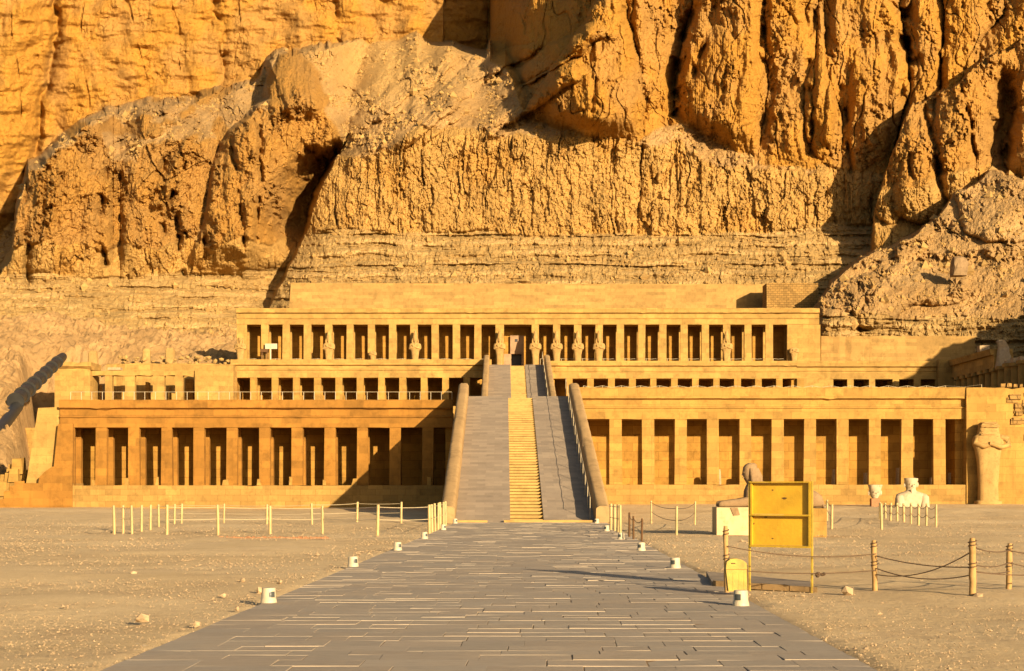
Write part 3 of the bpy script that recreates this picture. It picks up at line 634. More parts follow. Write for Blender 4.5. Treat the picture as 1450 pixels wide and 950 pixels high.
# plain wall at the right end with rough patch
r = thing('retaining_wall', 'tall plain masonry wall right of the lower right colonnade', 'wall', (X_(1420, D2), D2, .5))
MB().beam(X_(1366, D2)+.003, X_(1560, D2), [(D2-.45, .3), (D2-.42, Z_(549, D2)), (D2+6, Z_(549, D2)), (D2+6, .3)], .6, .03).build('wall', M['gold_stone'], r)
pm = MB()
for i in range(120):
    px = random.uniform(1428, 1552); py = random.uniform(556, 640)
    if px < 1430 + max(0, (py-575))*.35: continue
    x, y, z = at(px, py, D2-.43); w = random.uniform(.15, .4); h = random.uniform(.12, .22)
    pm.box(x-w, x+w, y-random.uniform(.04, .16), y+.1, z-h, z+h, .02, .04)
pm.build('rough_masonry', M['rubble_stone'], r)
cp = MB()
for i in range(16):
    x = X_(1415+i*9, D2); cp.box(x, x+random.uniform(.2, .42), D2-.3, D2+.3, Z_(549, D2)+.003, Z_(549, D2)+random.uniform(.08, .3), .03, .03)
cp.build('coping', M['rubble_stone'], r)

# left battered end wall and stepped stonework
r = thing('retaining_wall', 'battered end wall with stepped base left of the lower left colonnade', 'wall', (X_(60, D2), D2, .3))
def slab(pts, y0, y1):
    n = len(pts); V = [(X_(a, D2), y0, Z_(b, D2)) for a, b in pts] + [(X_(a, D2), y1, Z_(b, D2)) for a, b in pts]
    return MB().add(V, [tuple(range(n)), tuple(range(2*n-1, n-1, -1))] + [(i, i+n, (i+1) % n+n, (i+1) % n) for i in range(n)])
slab([(36,684),(53,577.5),(84.6,576),(84.6,684)], D2+.15, D2+5).build('wall', M['pale_stone'], r)
slab([(78,660),(84,601),(104.8,600),(104.8,684),(72,684)], D2-.30, D2-.003).build('pier', M['orange_stone'], r)
slab([(-60,726),(-60,712),(8,706.5),(8,696),(16,695),(16,688.5),(23,688),(23,682),(37,681),(37,684.2),(57,684.2),(58,676),(66,668),(76,661),(104.8,657),(104.8,726)], D2-.42, D2-.302).build('base', M['orange_stone'], r)
slab([(-60,725),(-60,716),(104.6,684.4),(104.6,725)], D2-.299, D2+3).build('base', M['podium_stone'], r)
rr = random.Random(9)
for i in range(26):
    px = rr.uniform(2, 36); py = 690 - (px-2)*1.6*rr.uniform(.4, 1.0); X, Y, Z = at(px, py, D2+rr.uniform(1, 4))
    m = MB(); s = rr.uniform(.25, .5); m.box(X-s, X+s, Y-s, Y+s, Z-s*2.2, Z+s*.5, .05, .06)
    tag(m.build('stone_block', M['gold_stone']), 'squared block heaped beside the left end wall of the temple', 'stone', 'blocks heaped by the left end wall')

# middle colonnade, left and right
fl = FLOOR1
xm = [(X_(321, DM), X_(333.3, DM))]
for k in range(12): xm.append((X_(354.0+30.2*k, DM), X_(363.8+30.2*k, DM)))
midL = portico('middle left colonnade of square pillars above the lower left terrace', xm, X_(327, DM), X_(696, DM), DM, fl, Z_(534.5, DM), Z_(524.5, DM), Z_(517.8, DM), Z_(509, DM),
        (M['gold_stone'], M['pale_stone'], M['wall_inside']))
xm = [(X_(801.5, DM), X_(811, DM))]
for k in range(11): xm.append((X_(831.3+29.75*k, DM), X_(840.8+29.75*k, DM)))
midR = portico('middle right colonnade of square pillars above the lower right terrace', xm, X_(779, DM), X_(1128, DM), DM, fl, Z_(535.8, DM), Z_(526.8, DM), Z_(519, DM), Z_(511, DM),
        (M['gold_stone'], M['pale_stone'], M['wall_inside']))
# northern chapel front: openings continue to the right
xm = [(X_(1128.5, DM), X_(1181, DM)), (X_(1200.6, DM), X_(1210, DM)), (X_(1231, DM), X_(1240.5, DM)), (X_(1264.6, DM), X_(1274, DM)), (X_(1295, DM), X_(1305, DM)), (X_(1325.5, DM), X_(1347, DM))]
chapN = portico('plain chapel front with five low openings at the right of the middle terrace', xm, X_(1128.5, DM), X_(1349, DM), DM+.25, fl, Z_(536.5, DM), Z_(526, DM), Z_(520, DM), Z_(511, DM),
        (M['pale_stone'], M['pale_stone'], M['wall_inside']))
MB().beam(X_(1327, DM), X_(1348, DM), [(DM-.6, fl), (DM-.6, Z_(509.5, DM)), (DM-.06, Z_(509.5, DM)), (DM-.06, fl)], .5, .03).build('corner_pier', M['pale_stone'], chapN)

# upper colonnade
xu = [(X_(335, DU), X_(349.5, DU))]
for k in range(11): xu.append((X_(369.8+30.15*k, DU), X_(380.2+30.15*k, DU)))
xu += [(X_(701.4, DU), X_(713.6, DU)), (X_(753, DU), X_(763.2, DU))]
for k in range(11): xu.append((X_(782.7+30.15*k, DU), X_(793.2+30.15*k, DU)))
xu.append((X_(1114.5, DU), X_(1162, DU)))
zf = 15.45
upC = portico('long top colonnade with statues along its front, under the cliff', xu, X_(335, DU), X_(1160, DU), DU, zf, Z_(459.3, DU), Z_(451.5, DU), Z_(444, DU), Z_(436.5, DU),
        (M['pale_stone'], M['pale_stone'], M['wall_inside']), None, 3.4, 2.2, .45, skip2=False)
# granite doorway in the wide central bay
gr = thing('doorway', 'pale granite doorway with a black opening at the top of the stairs', 'doorway', (X_(732, 180.5), 180.5, zf))
D = 179.5; g = MB()
xa, xb, xc, xd = X_(722.5, D), X_(724, D), X_(738.5, D), X_(742, D)
zt, zd = Z_(475, D), Z_(501, D)
g.box(xa, xd, D, D+.8, zd, zt); g.box(xc, xd, D, D+.9, zf, zd-.002); g.box(xa-.9, xb, D+.1, D+.9, zf, zd-.002)
g.build('portal', M['granite'], gr)
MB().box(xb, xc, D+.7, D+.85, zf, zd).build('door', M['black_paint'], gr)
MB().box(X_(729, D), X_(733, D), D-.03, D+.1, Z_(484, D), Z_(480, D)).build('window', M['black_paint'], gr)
m = MB(); m.box(X_(714, D), X_(722, D), D+.4, D+.9, zf, Z_(477, D))
m.build('side_wall', M['wall_inside'], gr)

# court wall above
DC = 200.0
w = MB(); V = []
for y in (DC, DC+2):
    V += [(X_(402, DC), y, 15), (X_(1086, DC), y, 15), (X_(1085, DC), y, Z_(402.5, DC)), (X_(412, DC), y, Z_(400.5, DC))]
w.add(V, [(0,1,2,3),(7,6,5,4),(0,4,5,1),(1,5,6,2),(2,6,7,3),(3,7,4,0)])
tag(w.build('court_wall', M['plaster']), 'smooth plastered wall rising behind the top colonnade roof', 'wall')
w = MB(); w.beam(X_(1083.5, 196), X_(1156, 196), [(194.6, 15.5), (194.9, Z_(402, 196)), (198, Z_(402, 196)), (198, 15.5)], .5, .06)
tag(w.build('rubble_wall', M['rubble_stone']), 'coursed rubble wall at the right end of the plastered court wall', 'wall')
w = MB(); w.beam(X_(1163, 179.5), X_(1381, 179.5), [(179.5, 7), (179.6, Z_(475.5, 179.5)), (181, Z_(475.5, 179.5)), (181, 7)], .7, .05)
tag(w.build('court_wall', M['plaster']), 'plain wall right of the top colonnade with a slanting shadow', 'wall')
# end blocks of the top colonnade
# ------------------------------------------------------------------ side colonnade on the right
r = thing('side_colonnade', 'unfinished colonnade of round columns running forward at the right edge', 'colonnade', (49.6, 160, fl))
MB().add([(49.25, 155.8, 13.7), (49.25, 170.6, 13.7), (51.2, 170.6, 13.7), (51.2, 155.8, 13.7), (49.25, 155.8, 15.0), (49.25, 170.6, 15.0), (51.2, 170.6, 15.0), (51.2, 155.8, 15.0)], [(3,2,1,0),(4,5,6,7),(0,1,5,4),(1,2,6,5),(2,3,7,6),(3,0,4,7)]).build('architrave', M['pale_stone'], r)
MB().add([(49.0, 156.0, 15.003), (49.0, 170.4, 15.003), (51.2, 170.4, 15.003), (51.2, 156.0, 15.003), (48.85, 156.0, 15.6), (48.85, 170.4, 15.6), (51.2, 170.4, 15.6), (51.2, 156.0, 15.6)], [(3,2,1,0),(4,5,6,7),(0,1,5,4),(1,2,6,5),(2,3,7,6),(3,0,4,7)]).build('cornice', M['pale_stone'], r)
MB().box(50.9, 51.9, 128, 170.4, fl, 13.6).build('back_wall', M['wall_inside'], r)
Y = 169.0; i = 0
while Y > 128:
    h = 13.695 if Y > 155.8 else 13.75 + random.uniform(-.1, .15)
    m = MB(); m.rings([(fl, 49.75, Y, .52, .52), (fl+3, 49.75, Y, .50, .50), (h-.35, 49.75, Y, .46, .46), (h-.34, 49.75, Y, .6, .6, 5), (h, 49.75, Y, .6, .6, 5)], 16)
    m.build('column', M['pale_stone'], r, True)
    if Y < 154.5 and i % 1 == 0:
        MB().box(49.3, 50.3, Y-.5, Y+.35, h+.003, h+random.choice([.25, .35, .5]), .03, .05).build('capping_block', M['sand_rock'], r)
    Y -= 2.05; i += 1
m = MB(); m.rings([(13.6, 50.0, 155.0, .75, .75, 4), (14.6, 49.95, 155.2, .7, .62, 4), (15.2, 50.05, 155.45, .55, .5, 5), (15.7, 50.1, 155.6, .45, .42, 5), (16.3, 49.95, 155.7, .42, .4, 5), (16.45, 49.95, 155.7, .3, .3, 5)], 8, j=.12)
m.build('broken_end', M['sand_rock'], r)
MB().box(49.2, 50.2, 160.3, 161.3, 15.605, 16.3, .05, .08).build('capping_block', M['sand_rock'], r)

# ------------------------------------------------------------------ ruined chapel, left
DL = 168.0
r = thing('ruined_chapel', 'roofless ruined chapel with five openings at the far left of the middle terrace', 'chapel', (X_(205, DL), DL, fl))
MB().beam(X_(80.5, DL), X_(130.5, DL), [(DL-1, 3), (DL-.8, Z_(522, DL)), (DL+3, Z_(522, DL)), (DL+3, 3)], .6, .04).build('block', M['pale_stone'], r)
MB().beam(X_(79.5, DL), X_(133, DL), [(DL-.9, Z_(522, DL)+.003), (DL-1.25, Z_(519, DL)), (DL-1.25, Z_(513.5, DL)), (DL+3, Z_(513.5, DL)), (DL+3, Z_(522, DL)+.003)], .6, .05).build('cornice', M['pale_stone'], r)
for a, b in [(148.6,158.7),(177,191),(216,233),(248,259)]:
    MB().box(X_(a, DL), X_(b, DL), DL, DL+.8, fl, Z_(531.2, DL), .02, .03).build('pillar', M['pale_stone'], r)
MB().beam(X_(130.7, DL), X_(277, DL), [(DL-.1, Z_(531, DL)), (DL-.1, Z_(524, DL)), (DL+.9, Z_(524, DL)), (DL+.9, Z_(531, DL))], .8, .10).build('lintel', M['pale_stone'], r)
MB().beam(X_(276.5, DL), X_(331, DL), [(DL-.3, fl), (DL-.3, Z_(516, DL)), (DL+2, Z_(516, DL)), (DL+2, fl)], .7, .05).build('side_wall', M['pale_stone'], r)
MB().beam(X_(150, DL+5), X_(338, DL+5), [(DL+5, fl), (DL+5, Z_(513, DL+5)), (DL+5.8, Z_(513, DL+5)), (DL+5.8, fl)], 1.0, .30).build('back_wall', M['pale_stone'], r)
MB().box(X_(152, DL), X_(170, DL), DL+.1, DL+1.1, Z_(523.7, DL), Z_(520, DL)).build('lintel_block', M['sand_rock'], r)
for a, b, h in [(139,144,545),(205,213,541),(238,243,548),(262,276,537)]:
    MB().box(X_(a, DL+3), X_(b, DL+3), DL+2.6, DL+3.4, fl, Z_(h, DL+3), .1, .1).build('inner_wall', M['dark_wood'] if False else M['wall_inside'], r)
rr = random.Random(21); rb = MB()
for i in range(70):
    px = rr.uniform(165, 332); D = rr.uniform(174.5, 179); X = X_(px, D); s = rr.uniform(.12, .4)
    rb.rock((X, D, Z_(512, D) + rr.uniform(-.6, .5)), s, .8, i)
o = rb.build('rubble', M['statue_stone']); tag(o, 'heap of broken stone on top of the ruined chapel', None, None, 'stuff')
for i, (px, py, s, lab) in enumerate([(208,499,.42,'pale upright block on the rubble above the ruined chapel'),(241,499,.5,'drum shaped pale block on the rubble nearest the top colonnade'),(132,503,.5,'lone squared boulder above the left block of the ruined chapel')]):
    D = 177.0; X, Y, Z = at(px, py, D); m = MB(); m.rings([(Z-1.9, X, Y, s*1.1, s, 4), (Z+s*.4, X, Y, s, s*.9, 5), (Z+s, X, Y, s*.75, s*.7, 4)], 12, j=.04)
    tag(m.build('stone_block', M['statue_stone']), lab, 'stone')

# ------------------------------------------------------------------ ramps
def ramp_build(label, cat_pos, XL, XR, SL, SR, Y0, Y1, z0, z1, bal_w, bal_h, nsteps, hidden=False):
    r = thing('ramp', label, 'ramp', ((XL+XR)/2, Y0, z0))
    def wedge(a, b, dz=0):
        V = [(a, Y0, z0-.3), (b, Y0, z0-.3), (b, Y1, z0-.3), (a, Y1, z0-.3), (a, Y0, z0+dz+.02), (b, Y0, z0+dz+.02), (b, Y1, z1+dz), (a, Y1, z1+dz)]
        return MB().add(V, [(3,2,1,0),(4,5,6,7),(0,1,5,4),(1,2,6,5),(2,3,7,6),(3,0,4,7)])
    wedge(XL, SL-.003).build('ramp_slab', M['ramp_stone'], r); wedge(SR+.003, XR).build('ramp_slab', M['ramp_stone'], r)
    m = MB(); n = nsteps; V = []; Fs = []
    for i in range(n):
        ya = Y0 + (Y1-Y0)*i/n; yb = Y0 + (Y1-Y0)*(i+1)/n; za = z0 + (z1-z0)*i/n; zp = za - (z1-z0)/n
        zq = za + random.uniform(-.012, .006)
        gz = zp + .036; gd = min(.10, (yb-ya)*.4); yn = ya - .012
        prof = [(ya+gd, zp-.08), (ya+gd, gz), (yn, gz+.004), (yn, zq), (yb+gd*.9, zq), (yb+gd*.9, zp-.08)]; q = len(prof)
        m.add([(SL, *p) for p in prof] + [(SR, *p) for p in prof], [tuple(range(q)), tuple(range(2*q-1, q-1, -1))] + [(k, k+q, (k+1) % q+q, (k+1) % q) for k in range(q)])
    m.build('staircase', M['step_stone'], r)
    for sgn, xa in ((-1, XL), (1, XR)):
        x_in = xa; x_out = xa + sgn*bal_w; xc = (x_in+x_out)/2; hw = bal_w/2 - .002; vs_ = []; fs_ = []; nn = 40; ss = 12
        for i in range(nn+1):
            t = i/nn; y = Y0-.6 + (Y1-Y0+.9)*t; zb = z0-.3; zt = z0 + (z1-z0)*max(0, (y-Y0)/(Y1-Y0)) + bal_h*(1 - .12*t)
            if i == 0: zt -= .12
            row = [(xc-hw, y, zb)]
            for k in range(ss+1):
                q = math.pi - math.pi*k/ss
                row.append((xc+hw*math.copysign(abs(math.cos(q))**.62, math.cos(q))+random.uniform(-.014, .014), y, zt-hw*.7+hw*.7*math.sin(q)**.8+random.uniform(-.02, .02)))
            row.append((xc+hw, y, zb)); vs_ += row
        w_ = ss+3
        for i in range(nn):
            for k in range(w_-1): fs_.append((i*w_+k, i*w_+k+1, (i+1)*w_+k+1, (i+1)*w_+k))
        fs_.append(tuple(range(w_))[::-1]); fs_.append(tuple(nn*w_+k for k in range(w_)))
        MB().add(vs_, fs_).build('balustrade', M['balustrade'], r, True)
    if not hidden:
        MB().beam(XL+.1, SL-1.1, [(Y0-.35, -.05), (Y0-.35, .13), (Y0-.003, .13), (Y0-.003, -.05)], .5, .02).build('sill', M['step_stone'], r)
        MB().beam(SL-1.0+.7, XR-.1, [(Y0-.35, -.05), (Y0-.35, .14), (Y0-.003, .14), (Y0-.003, -.05)], .5, .02).build('sill', M['step_stone'], r)
    return r
D1 = 74.8
ramp1 = ramp_build('lower stone ramp with a central staircase between rounded balustrades', 0, -2.29, 4.44, .36, 1.98, D1, D2+.3, 0.0, Z_(560.5, D2), .68, .92, 48)
ramp2 = ramp_build('upper ramp with stairs climbing from the middle terrace to the doorway', 0, X_(693, DM), X_(770.5, DM), X_(722.6, DM), X_(743.2, DM), 142.0, DM-.1, FLOOR1, Z_(516.3, DM), .62, 1.15, 46, True)

# ------------------------------------------------------------------ railings
def railing(label, pts, h, r_, every=1, mat='rail_metal', rails=(1.0, .55), group=None, sag=0):
    p0 = pts[0]; o = thing('railing', label, 'railing', p0, group)
    for p in pts: MB().tube([p, (p[0], p[1], p[2]+h)], r_, 6).build('post', M[mat], o)
    for f in rails:
        q = []
        for i, p in enumerate(pts):
            q.append((p[0], p[1], p[2]+h*f-.001))
            if sag and i < len(pts)-1:
                n_ = pts[i+1]; q.append(tuple((p[k]+n_[k])/2 + (h*f-sag if k == 2 else 0) for k in range(3)))
        MB().tube(q, r_*.75, 6).build('rail', M[mat], o)
    return o
zt = Z_(566, D2)
railing('white rail along the edge of the lower left roof terrace', [(X_(x, D2+.4), D2+.4, zt) for x in range(100, 652, 15)], .55, .02, rails=(1.0,))
zt = Z_(548.5, D2)
railing('thin white rail along the edge of the lower right roof terrace', [(X_(x, D2+4), D2+4, zt-.25) for x in range(826, 1360, 27)] + [(X_(1390, D2+2), D2+2, zt-.3)], .62, .022, rails=(1.0,), sag=.12)
railing('low rail across the left openings of the top colonnade', [(X_(x, DU+.5), DU+.5, zf) for x in np.arange(345, 705, 15)], .95, .03, rails=(1.0,), sag=.05)
railing('low rail across the right openings of the top colonnade', [(X_(x, DU+.5), DU+.5, zf) for x in np.arange(765, 1118, 15)], .95, .03, rails=(1.0,), sag=.05)
pts = []
for i in range(14):
    t = i/13; Y = D1+.3+(D2-D1)*t; pts.append((4.22, Y, Z_(560.5, D2)*(Y-D1)/(D2-D1)))
railing('rope handrail climbing beside the right balustrade of the lower ramp', pts, 1.15, .018, rails=(1.0,), sag=.05)
pts = []
for i in range(8):
    t = i/7; Y = 143+27.5*t; pts.append((X_(770.5, DM)-.2, Y, FLOOR1+(Z_(516.3, DM)-FLOOR1)*(Y-142)/(DM-142)))
railing('rope handrail on the right side of the upper ramp', pts, 1.5, .03, rails=(1.0,), sag=.1)

# ------------------------------------------------------------------ statues of the top colonnade
def osirid(X, Y, z0, H, mat, ruined=0):
    """a mummiform royal figure with crossed arms and tall crown, one continuous body; H = total height"""
    k = H/4.1; m = MB()
    rows = [(0,.46,.34,4),(.12,.46,.36,4),(.18,.34,.34,3),(.6,.36,.28,2.6),(1.2,.40,.27,2.4),(1.6,.46,.28,2.3),(1.8,.50,.30,2.3),(1.95,.66,.36,2.4),(2.15,.72,.38,2.6),(2.4,.70,.36,2.8),(2.58,.62,.33,2.6),(2.66,.40,.28,2.2),(2.72,.24,.23,2.0)]
    if ruined < 2:
        rows += [(2.80,.23,.23,2.0),(2.90,.27,.27,2.0),(3.02,.29,.29,2.0),(3.14,.28,.29,2.0),(3.22,.29,.30,2.2),(3.30,.30,.31,2.2)]
        if ruined < 1: rows += [(3.5,.27,.28,2.0),(3.8,.20,.20,2.0),(4.02,.12,.12,2.0),(4.1,.05,.05,2.0)]
    m.rings([(z0+a*k, X, Y-.25*k, b*k, c*k, p) for a, b, c, p in rows], 24, j=.012)
    for sg in (-1, 1):
        m.tube([(X+sg*.62*k, Y-.42*k, z0+2.02*k), (X+sg*.2*k, Y-.63*k, z0+2.12*k), (X-sg*.22*k, Y-.64*k, z0+2.32*k)], [.13*k, .12*k, .09*k], 10)   # crossed forearm
        m.rock((X-sg*.26*k, Y-.62*k, z0+2.36*k), .13*k, 1, 3)
        if ruined < 2:
            m.rock((X+sg*.29*k, Y-.27*k, z0+3.02*k), .10*k, 1.2, 4)                                      # ear
            m.rings([(z0+2.55*k, X+sg*.30*k, Y-.30*k, .10*k, .16*k, 3), (z0+2.9*k, X+sg*.33*k, Y-.24*k, .10*k, .18*k, 3), (z0+3.2*k, X+sg*.27*k, Y-.2*k, .07*k, .18*k, 3)], 10)
    if ruined < 2:
        m.add([(X-.06*k, Y-.5*k, z0+2.98*k), (X+.06*k, Y-.5*k, z0+2.98*k), (X, Y-.60*k, z0+2.99*k), (X, Y-.52*k, z0+3.12*k)], [(0,2,3),(2,1,3),(0,1,2)])   # nose
        m.box(X-.09*k, X+.09*k, Y-.56*k, Y-.50*k, z0+2.89*k, z0+2.925*k)                                 # lips
        for sg in (-1, 1): m.rock((X+sg*.11*k, Y-.50*k, z0+3.07*k), .06*k, .6, 2)                         # eyes
        m.rings([(z0+2.45*k, X, Y-.60*k, .055*k, .05*k), (z0+2.86*k, X, Y-.52*k, .075*k, .06*k)], 8)      # beard
    return m
zb = zf
for px, H, ru, lab in [(341,4.0,1,'worn statue with crossed arms at the left end pillar of the top colonnade'),
        (466,4.05,0,'tall crowned statue with crossed arms, farthest left of the complete statues'),
        (528,2.6,2,'half height headless statue stump against a pillar left of the doorway'),
        (588,4.05,0,'crowned statue with crossed arms on the pillar midway between left end and doorway'),
        (707.5,4.05,0,'crowned statue with crossed arms just left of the granite doorway'),
        (758,4.05,0,'crowned statue with crossed arms just right of the granite doorway'),
        (788,4.05,0,'crowned statue with crossed arms, second to the right of the doorway'),
        (818,4.05,0,'crowned statue with crossed arms, third to the right of the doorway'),
        (848,4.05,0,'crowned statue with crossed arms, fourth to the right of the doorway'),
        (1028.5,4.05,0,'lone crowned statue with crossed arms far right on the top colonnade'),
        (1124,3.2,2,'broken headless statue remnant on the right end pier of the top colonnade')]:
    D = DU - .35
    m = osirid(X_(px, D), D, zb, H, None, ru)
    tag(m.build('statue', M['statue_stone'], None, True), lab, 'statue', 'statues along the top colonnade')

# colossal statue on the right wall
D = D2-1.05; X = X_(1399, D); z0 = Z_(714, D); k = (Z_(598, D)-z0)/5.4; m = MB()
rows = [(0,.86,.55,4),(.2,.86,.55,4),(.28,.66,.5,3),(1.2,.66,.44,2.6),(2.2,.70,.44,2.5),(3.0,.76,.46,2.5),(3.6,.88,.5,2.5),(3.9,1.0,.52,2.4),(4.25,1.02,.5,2.6),(4.5,.92,.46,2.8),(4.62,.72,.44,3),(5.0,.66,.42,3.2),(5.3,.60,.38,3.2),(5.4,.45,.3,3)]
m.rings([(z0+a*k, X, D, b*k, c*k, p) for a, b, c, p in rows], 28, j=.03)
m.tube([(X+.75*k, D-.2, z0+4.4*k), (X+1.22*k, D-.25, z0+4.3*k), (X+1.25*k, D-.35, z0+3.9*k), (X+.7*k, D-.55, z0+3.75*k), (X-.1*k, D-.62, z0+4.0*k)], [.2*k,.23*k,.2*k,.16*k,.12*k], 12)
m.tube([(X-.8*k, D-.15, z0+4.35*k), (X-.9*k, D-.25, z0+4.05*k), (X-.4*k, D-.5, z0+3.8*k), (X+.3*k, D-.5, z0+4.0*k)], [.2*k,.2*k,.17*k,.12*k], 12)
for i in range(26):
    m.box(X+random.uniform(-.62, -.2)*k, X+random.uniform(.25, .6)*k, D-random.uniform(.3, .52)*k, D, z0+(4.45+.036*i)*k, z0+(4.53+.036*i)*k, .03, .05)
tag(m.build('colossal_statue', M['statue_stone'], None, True), 'headless colossal statue of pale stone against the plain right wall', 'statue')

# white bust
def bust():
    D = 97.0; X = X_(1290, D); z0 = float(ground_z(X, D))-.05; k = D/F
    def zz(py): return Z_(py, D)
    rows = [(z0,1.0,.55,3),(zz(706),.98,.56,2.6),(zz(700),.90,.50,2.4),(zz(697.5),.66,.42,2.2),(zz(695.5),.36,.32,2),(zz(693.5),.28,.28,2),(zz(691),.30,.30,2),(zz(687),.36,.36,2),(zz(683),.385,.39,2),(zz(681),.40,.41,2.2),(zz(678),.43,.44,2.2),(zz(677),.40,.41,2.2),(zz(676.6),.2,.2,2)]
    m = MB(); m.rings([(a, X, D, b, c, p) for a, b, c, p in rows], 28, j=.018)
    m.rings([(zz(699), X-.04, D-.40, .07, .07), (zz(693), X-.03, D-.36, .11, .08)], 8)
    m.add([(X-.07, D-.36, zz(688.6)), (X+.07, D-.36, zz(688.6)), (X, D-.47, zz(688.4)), (X, D-.38, zz(685.5))], [(0,2,3),(2,1,3),(0,1,2)])
    m.box(X-.12, X+.12, D-.36, D-.27, zz(690.6), zz(689.8))
    for sg in (-1, 1): m.rock((X+sg*.14, D-.34, zz(686)), .07, .6, 3); m.rock((X+sg*.37, D-.02, zz(686.5)), .13, 1.4, 4)
    m.rings([(z0, X-.75, D-.45, .28, .25, 3), (zz(703), X-.78, D-.30, .26, .26), (zz(699), X-.66, D-.1, .22, .2)], 10); m.rings([(z0, X+.75, D-.45, .28, .25, 3), (zz(703), X+.78, D-.30, .26, .26), (zz(699), X+.66, D-.1, .22, .2)], 10)
    tag(m.build('bust_statue', M['white_stone'], None, True), 'white stone bust with flat topped crown standing on the sand', 'statue')
    D = 98.0; X = X_(1239, D); z0 = float(ground_z(X, D))
    tag(MB().box(X-.27, X+.25, D-.25, D+.25, z0-.05, Z_(705.5, D), .0, .01).build('brick_plinth', M['red_brick']), 'small red brick plinth under the white stone head', 'plinth')
    m = MB(); m.rings([(Z_(705.4, D), X, D, .18, .2), (Z_(703, D), X, D, .26, .27), (Z_(699, D), X, D, .32, .33), (Z_(695, D), X, D, .35, .36), (Z_(693, D), X, D, .37, .38, 2.4), (Z_(687, D), X, D, .44, .43, 2.6), (Z_(686.3, D), X, D, .41, .40, 2.6)], 22, j=.02)
    m.add([(X-.06, D-.31, Z_(699.5, D)), (X+.06, D-.31, Z_(699.5, D)), (X, D-.42, Z_(699, D)), (X, D-.34, Z_(696.4, D))], [(0,2,3),(2,1,3),(0,1,2)])
    m.box(X-.1, X+.1, D-.33, D-.2, Z_(701.9, D), Z_(701.2, D))
    for sg in (-1, 1): m.rock((X+sg*.13, D-.33, Z_(696.6, D)), .07, .6, 3); m.rock((X+sg*.35, D, Z_(698, D)), .12, 1.5, 4)
    tag(m.build('crowned_statue_fragment', M['white_stone'], None, True), 'white stone head with wide crown set on a brick plinth', 'statue')
bust()

# sphinx on its pedestal
def sphinx():
    D = 55.6; s = D/F; XL = X_(1015, D-.6); XRr = X_(1166, D); zp = Z_(718, D-.6)
    p = thing('pedestal', 'white plastered pedestal carrying the sphinx behind the yellow sign', 'pedestal', ((XL+XRr)/2, D, 0))
    MB().beam(XL, XL+2.4, [(D-.6, -.08), (D-.58, zp), (D+.6, zp), (D+.6, -.08)], .4, .015).build('plastered_block', M['whitewash'], p)
    MB().beam(XL+2.403, XRr, [(D-.6, -.08), (D-.57, zp-.03), (D+.6, zp-.03), (D+.6, -.08)], .4, .02).build('stone_block', M['gold_stone'], p)
    MB().add([(XL+.48, D-.606, zp-.02), (XL+.74, D-.606, zp-.02), (XL+.82, D-.606, zp-.28), (XL+.6, D-.606, zp-.30)], [(3,2,1,0)]).build('plaster_patch', M['grey_stone'], p)
    m = MB(); X0 = XL
    def Xp(px): return X_(px, D)
    # body lofted along X from rump to chest
    body = [(1166,.04,.16,.12),(1163,.17,.32,.20),(1156,.25,.40,.28),(1145,.31,.44,.36),(1125,.37,.42,.40),(1105,.38,.40,.38),(1092,.42,.40,.40),(1080,.48,.40,.44),(1070,.54,.38,.46),(1062,.50,.34,.42),(1057,.44,.28,.34),(1054,.36,.2,.26)]
    m.rings([(Xp(a), D, zp+c*.98+.02, w, h) for a, c, w, h in body], 24, 'x', .012)
    for sg in (-1, 1):
        m.rings([(Xp(1075), D+sg*.26, zp+.22, .16, .22, 2.6), (Xp(1060), D+sg*.26, zp+.19, .15, .19, 2.6), (Xp(1045), D+sg*.26, zp+.15, .13, .15, 2.8), (Xp(1028), D+sg*.26, zp+.12, .12, .12, 2.8), (Xp(1020), D+sg*.26, zp+.11, .14, .11, 2.8), (Xp(1016.5), D+sg*.26, zp+.09, .12, .09, 2.6), (Xp(1015.6), D+sg*.26, zp+.07, .07, .05)], 14, 'x', .008)
        m.rings([(Xp(1160), D+sg*.40, zp+.2, .10, .2), (Xp(1150), D+sg*.42, zp+.28, .15, .28), (Xp(1138), D+sg*.42, zp+.26, .15, .26), (Xp(1128), D+sg*.42, zp+.12, .13, .12), (Xp(1112), D+sg*.42, zp+.09, .11, .09), (Xp(1108), D+sg*.42, zp+.05, .06, .05)], 14, 'x', .008)
    hx = Xp(1064); hz = lambda py: Z_(py, D)
    m.rings([(hz(692), hx+.10, D, .26, .30), (hz(686), hx+.06, D, .22, .24), (hz(681), hx-.02, D, .20, .21), (hz(677), hx-.05, D, .235, .215), (hz(672), hx-.06, D, .25, .225), (hz(667), hx-.06, D, .255, .225), (hz(662), hx-.05, D, .25, .22), (hz(658), hx-.02, D, .21, .19), (hz(655.6), hx, D, .11, .11)], 22, j=.01)
    for sg in (-1, 1):    # lappets of the headcloth
        m.rings([(hz(697), hx+.12, D+sg*.24, .14, .07, 3), (hz(686), hx+.15, D+sg*.29, .20, .08, 3), (hz(674), hx+.13, D+sg*.27, .22, .08, 3), (hz(663), hx+.06, D+sg*.19, .17, .07, 3)], 12, j=.01)
        m.rock((hx-.28, D+sg*.09, hz(668.5)), .05, .6, 3); m.rock((hx-.02, D+sg*.235, hz(669)), .09, 1.4, 4)
    m.add([(hx-.29, D-.05, hz(673.5)), (hx-.29, D+.05, hz(673.5)), (hx-.37, D, hz(673)), (hx-.30, D, hz(668))], [(0,2,3),(2,1,3),(0,1,2)])
    m.box(hx-.315, hx-.2, D-.08, D+.08, hz(676.6), hz(675.6))
    tag(m.build('sphinx_statue', M['grey_stone'], None, True), 'weathered reclining sphinx facing the ramp on a white pedestal', 'statue')
sphinx()

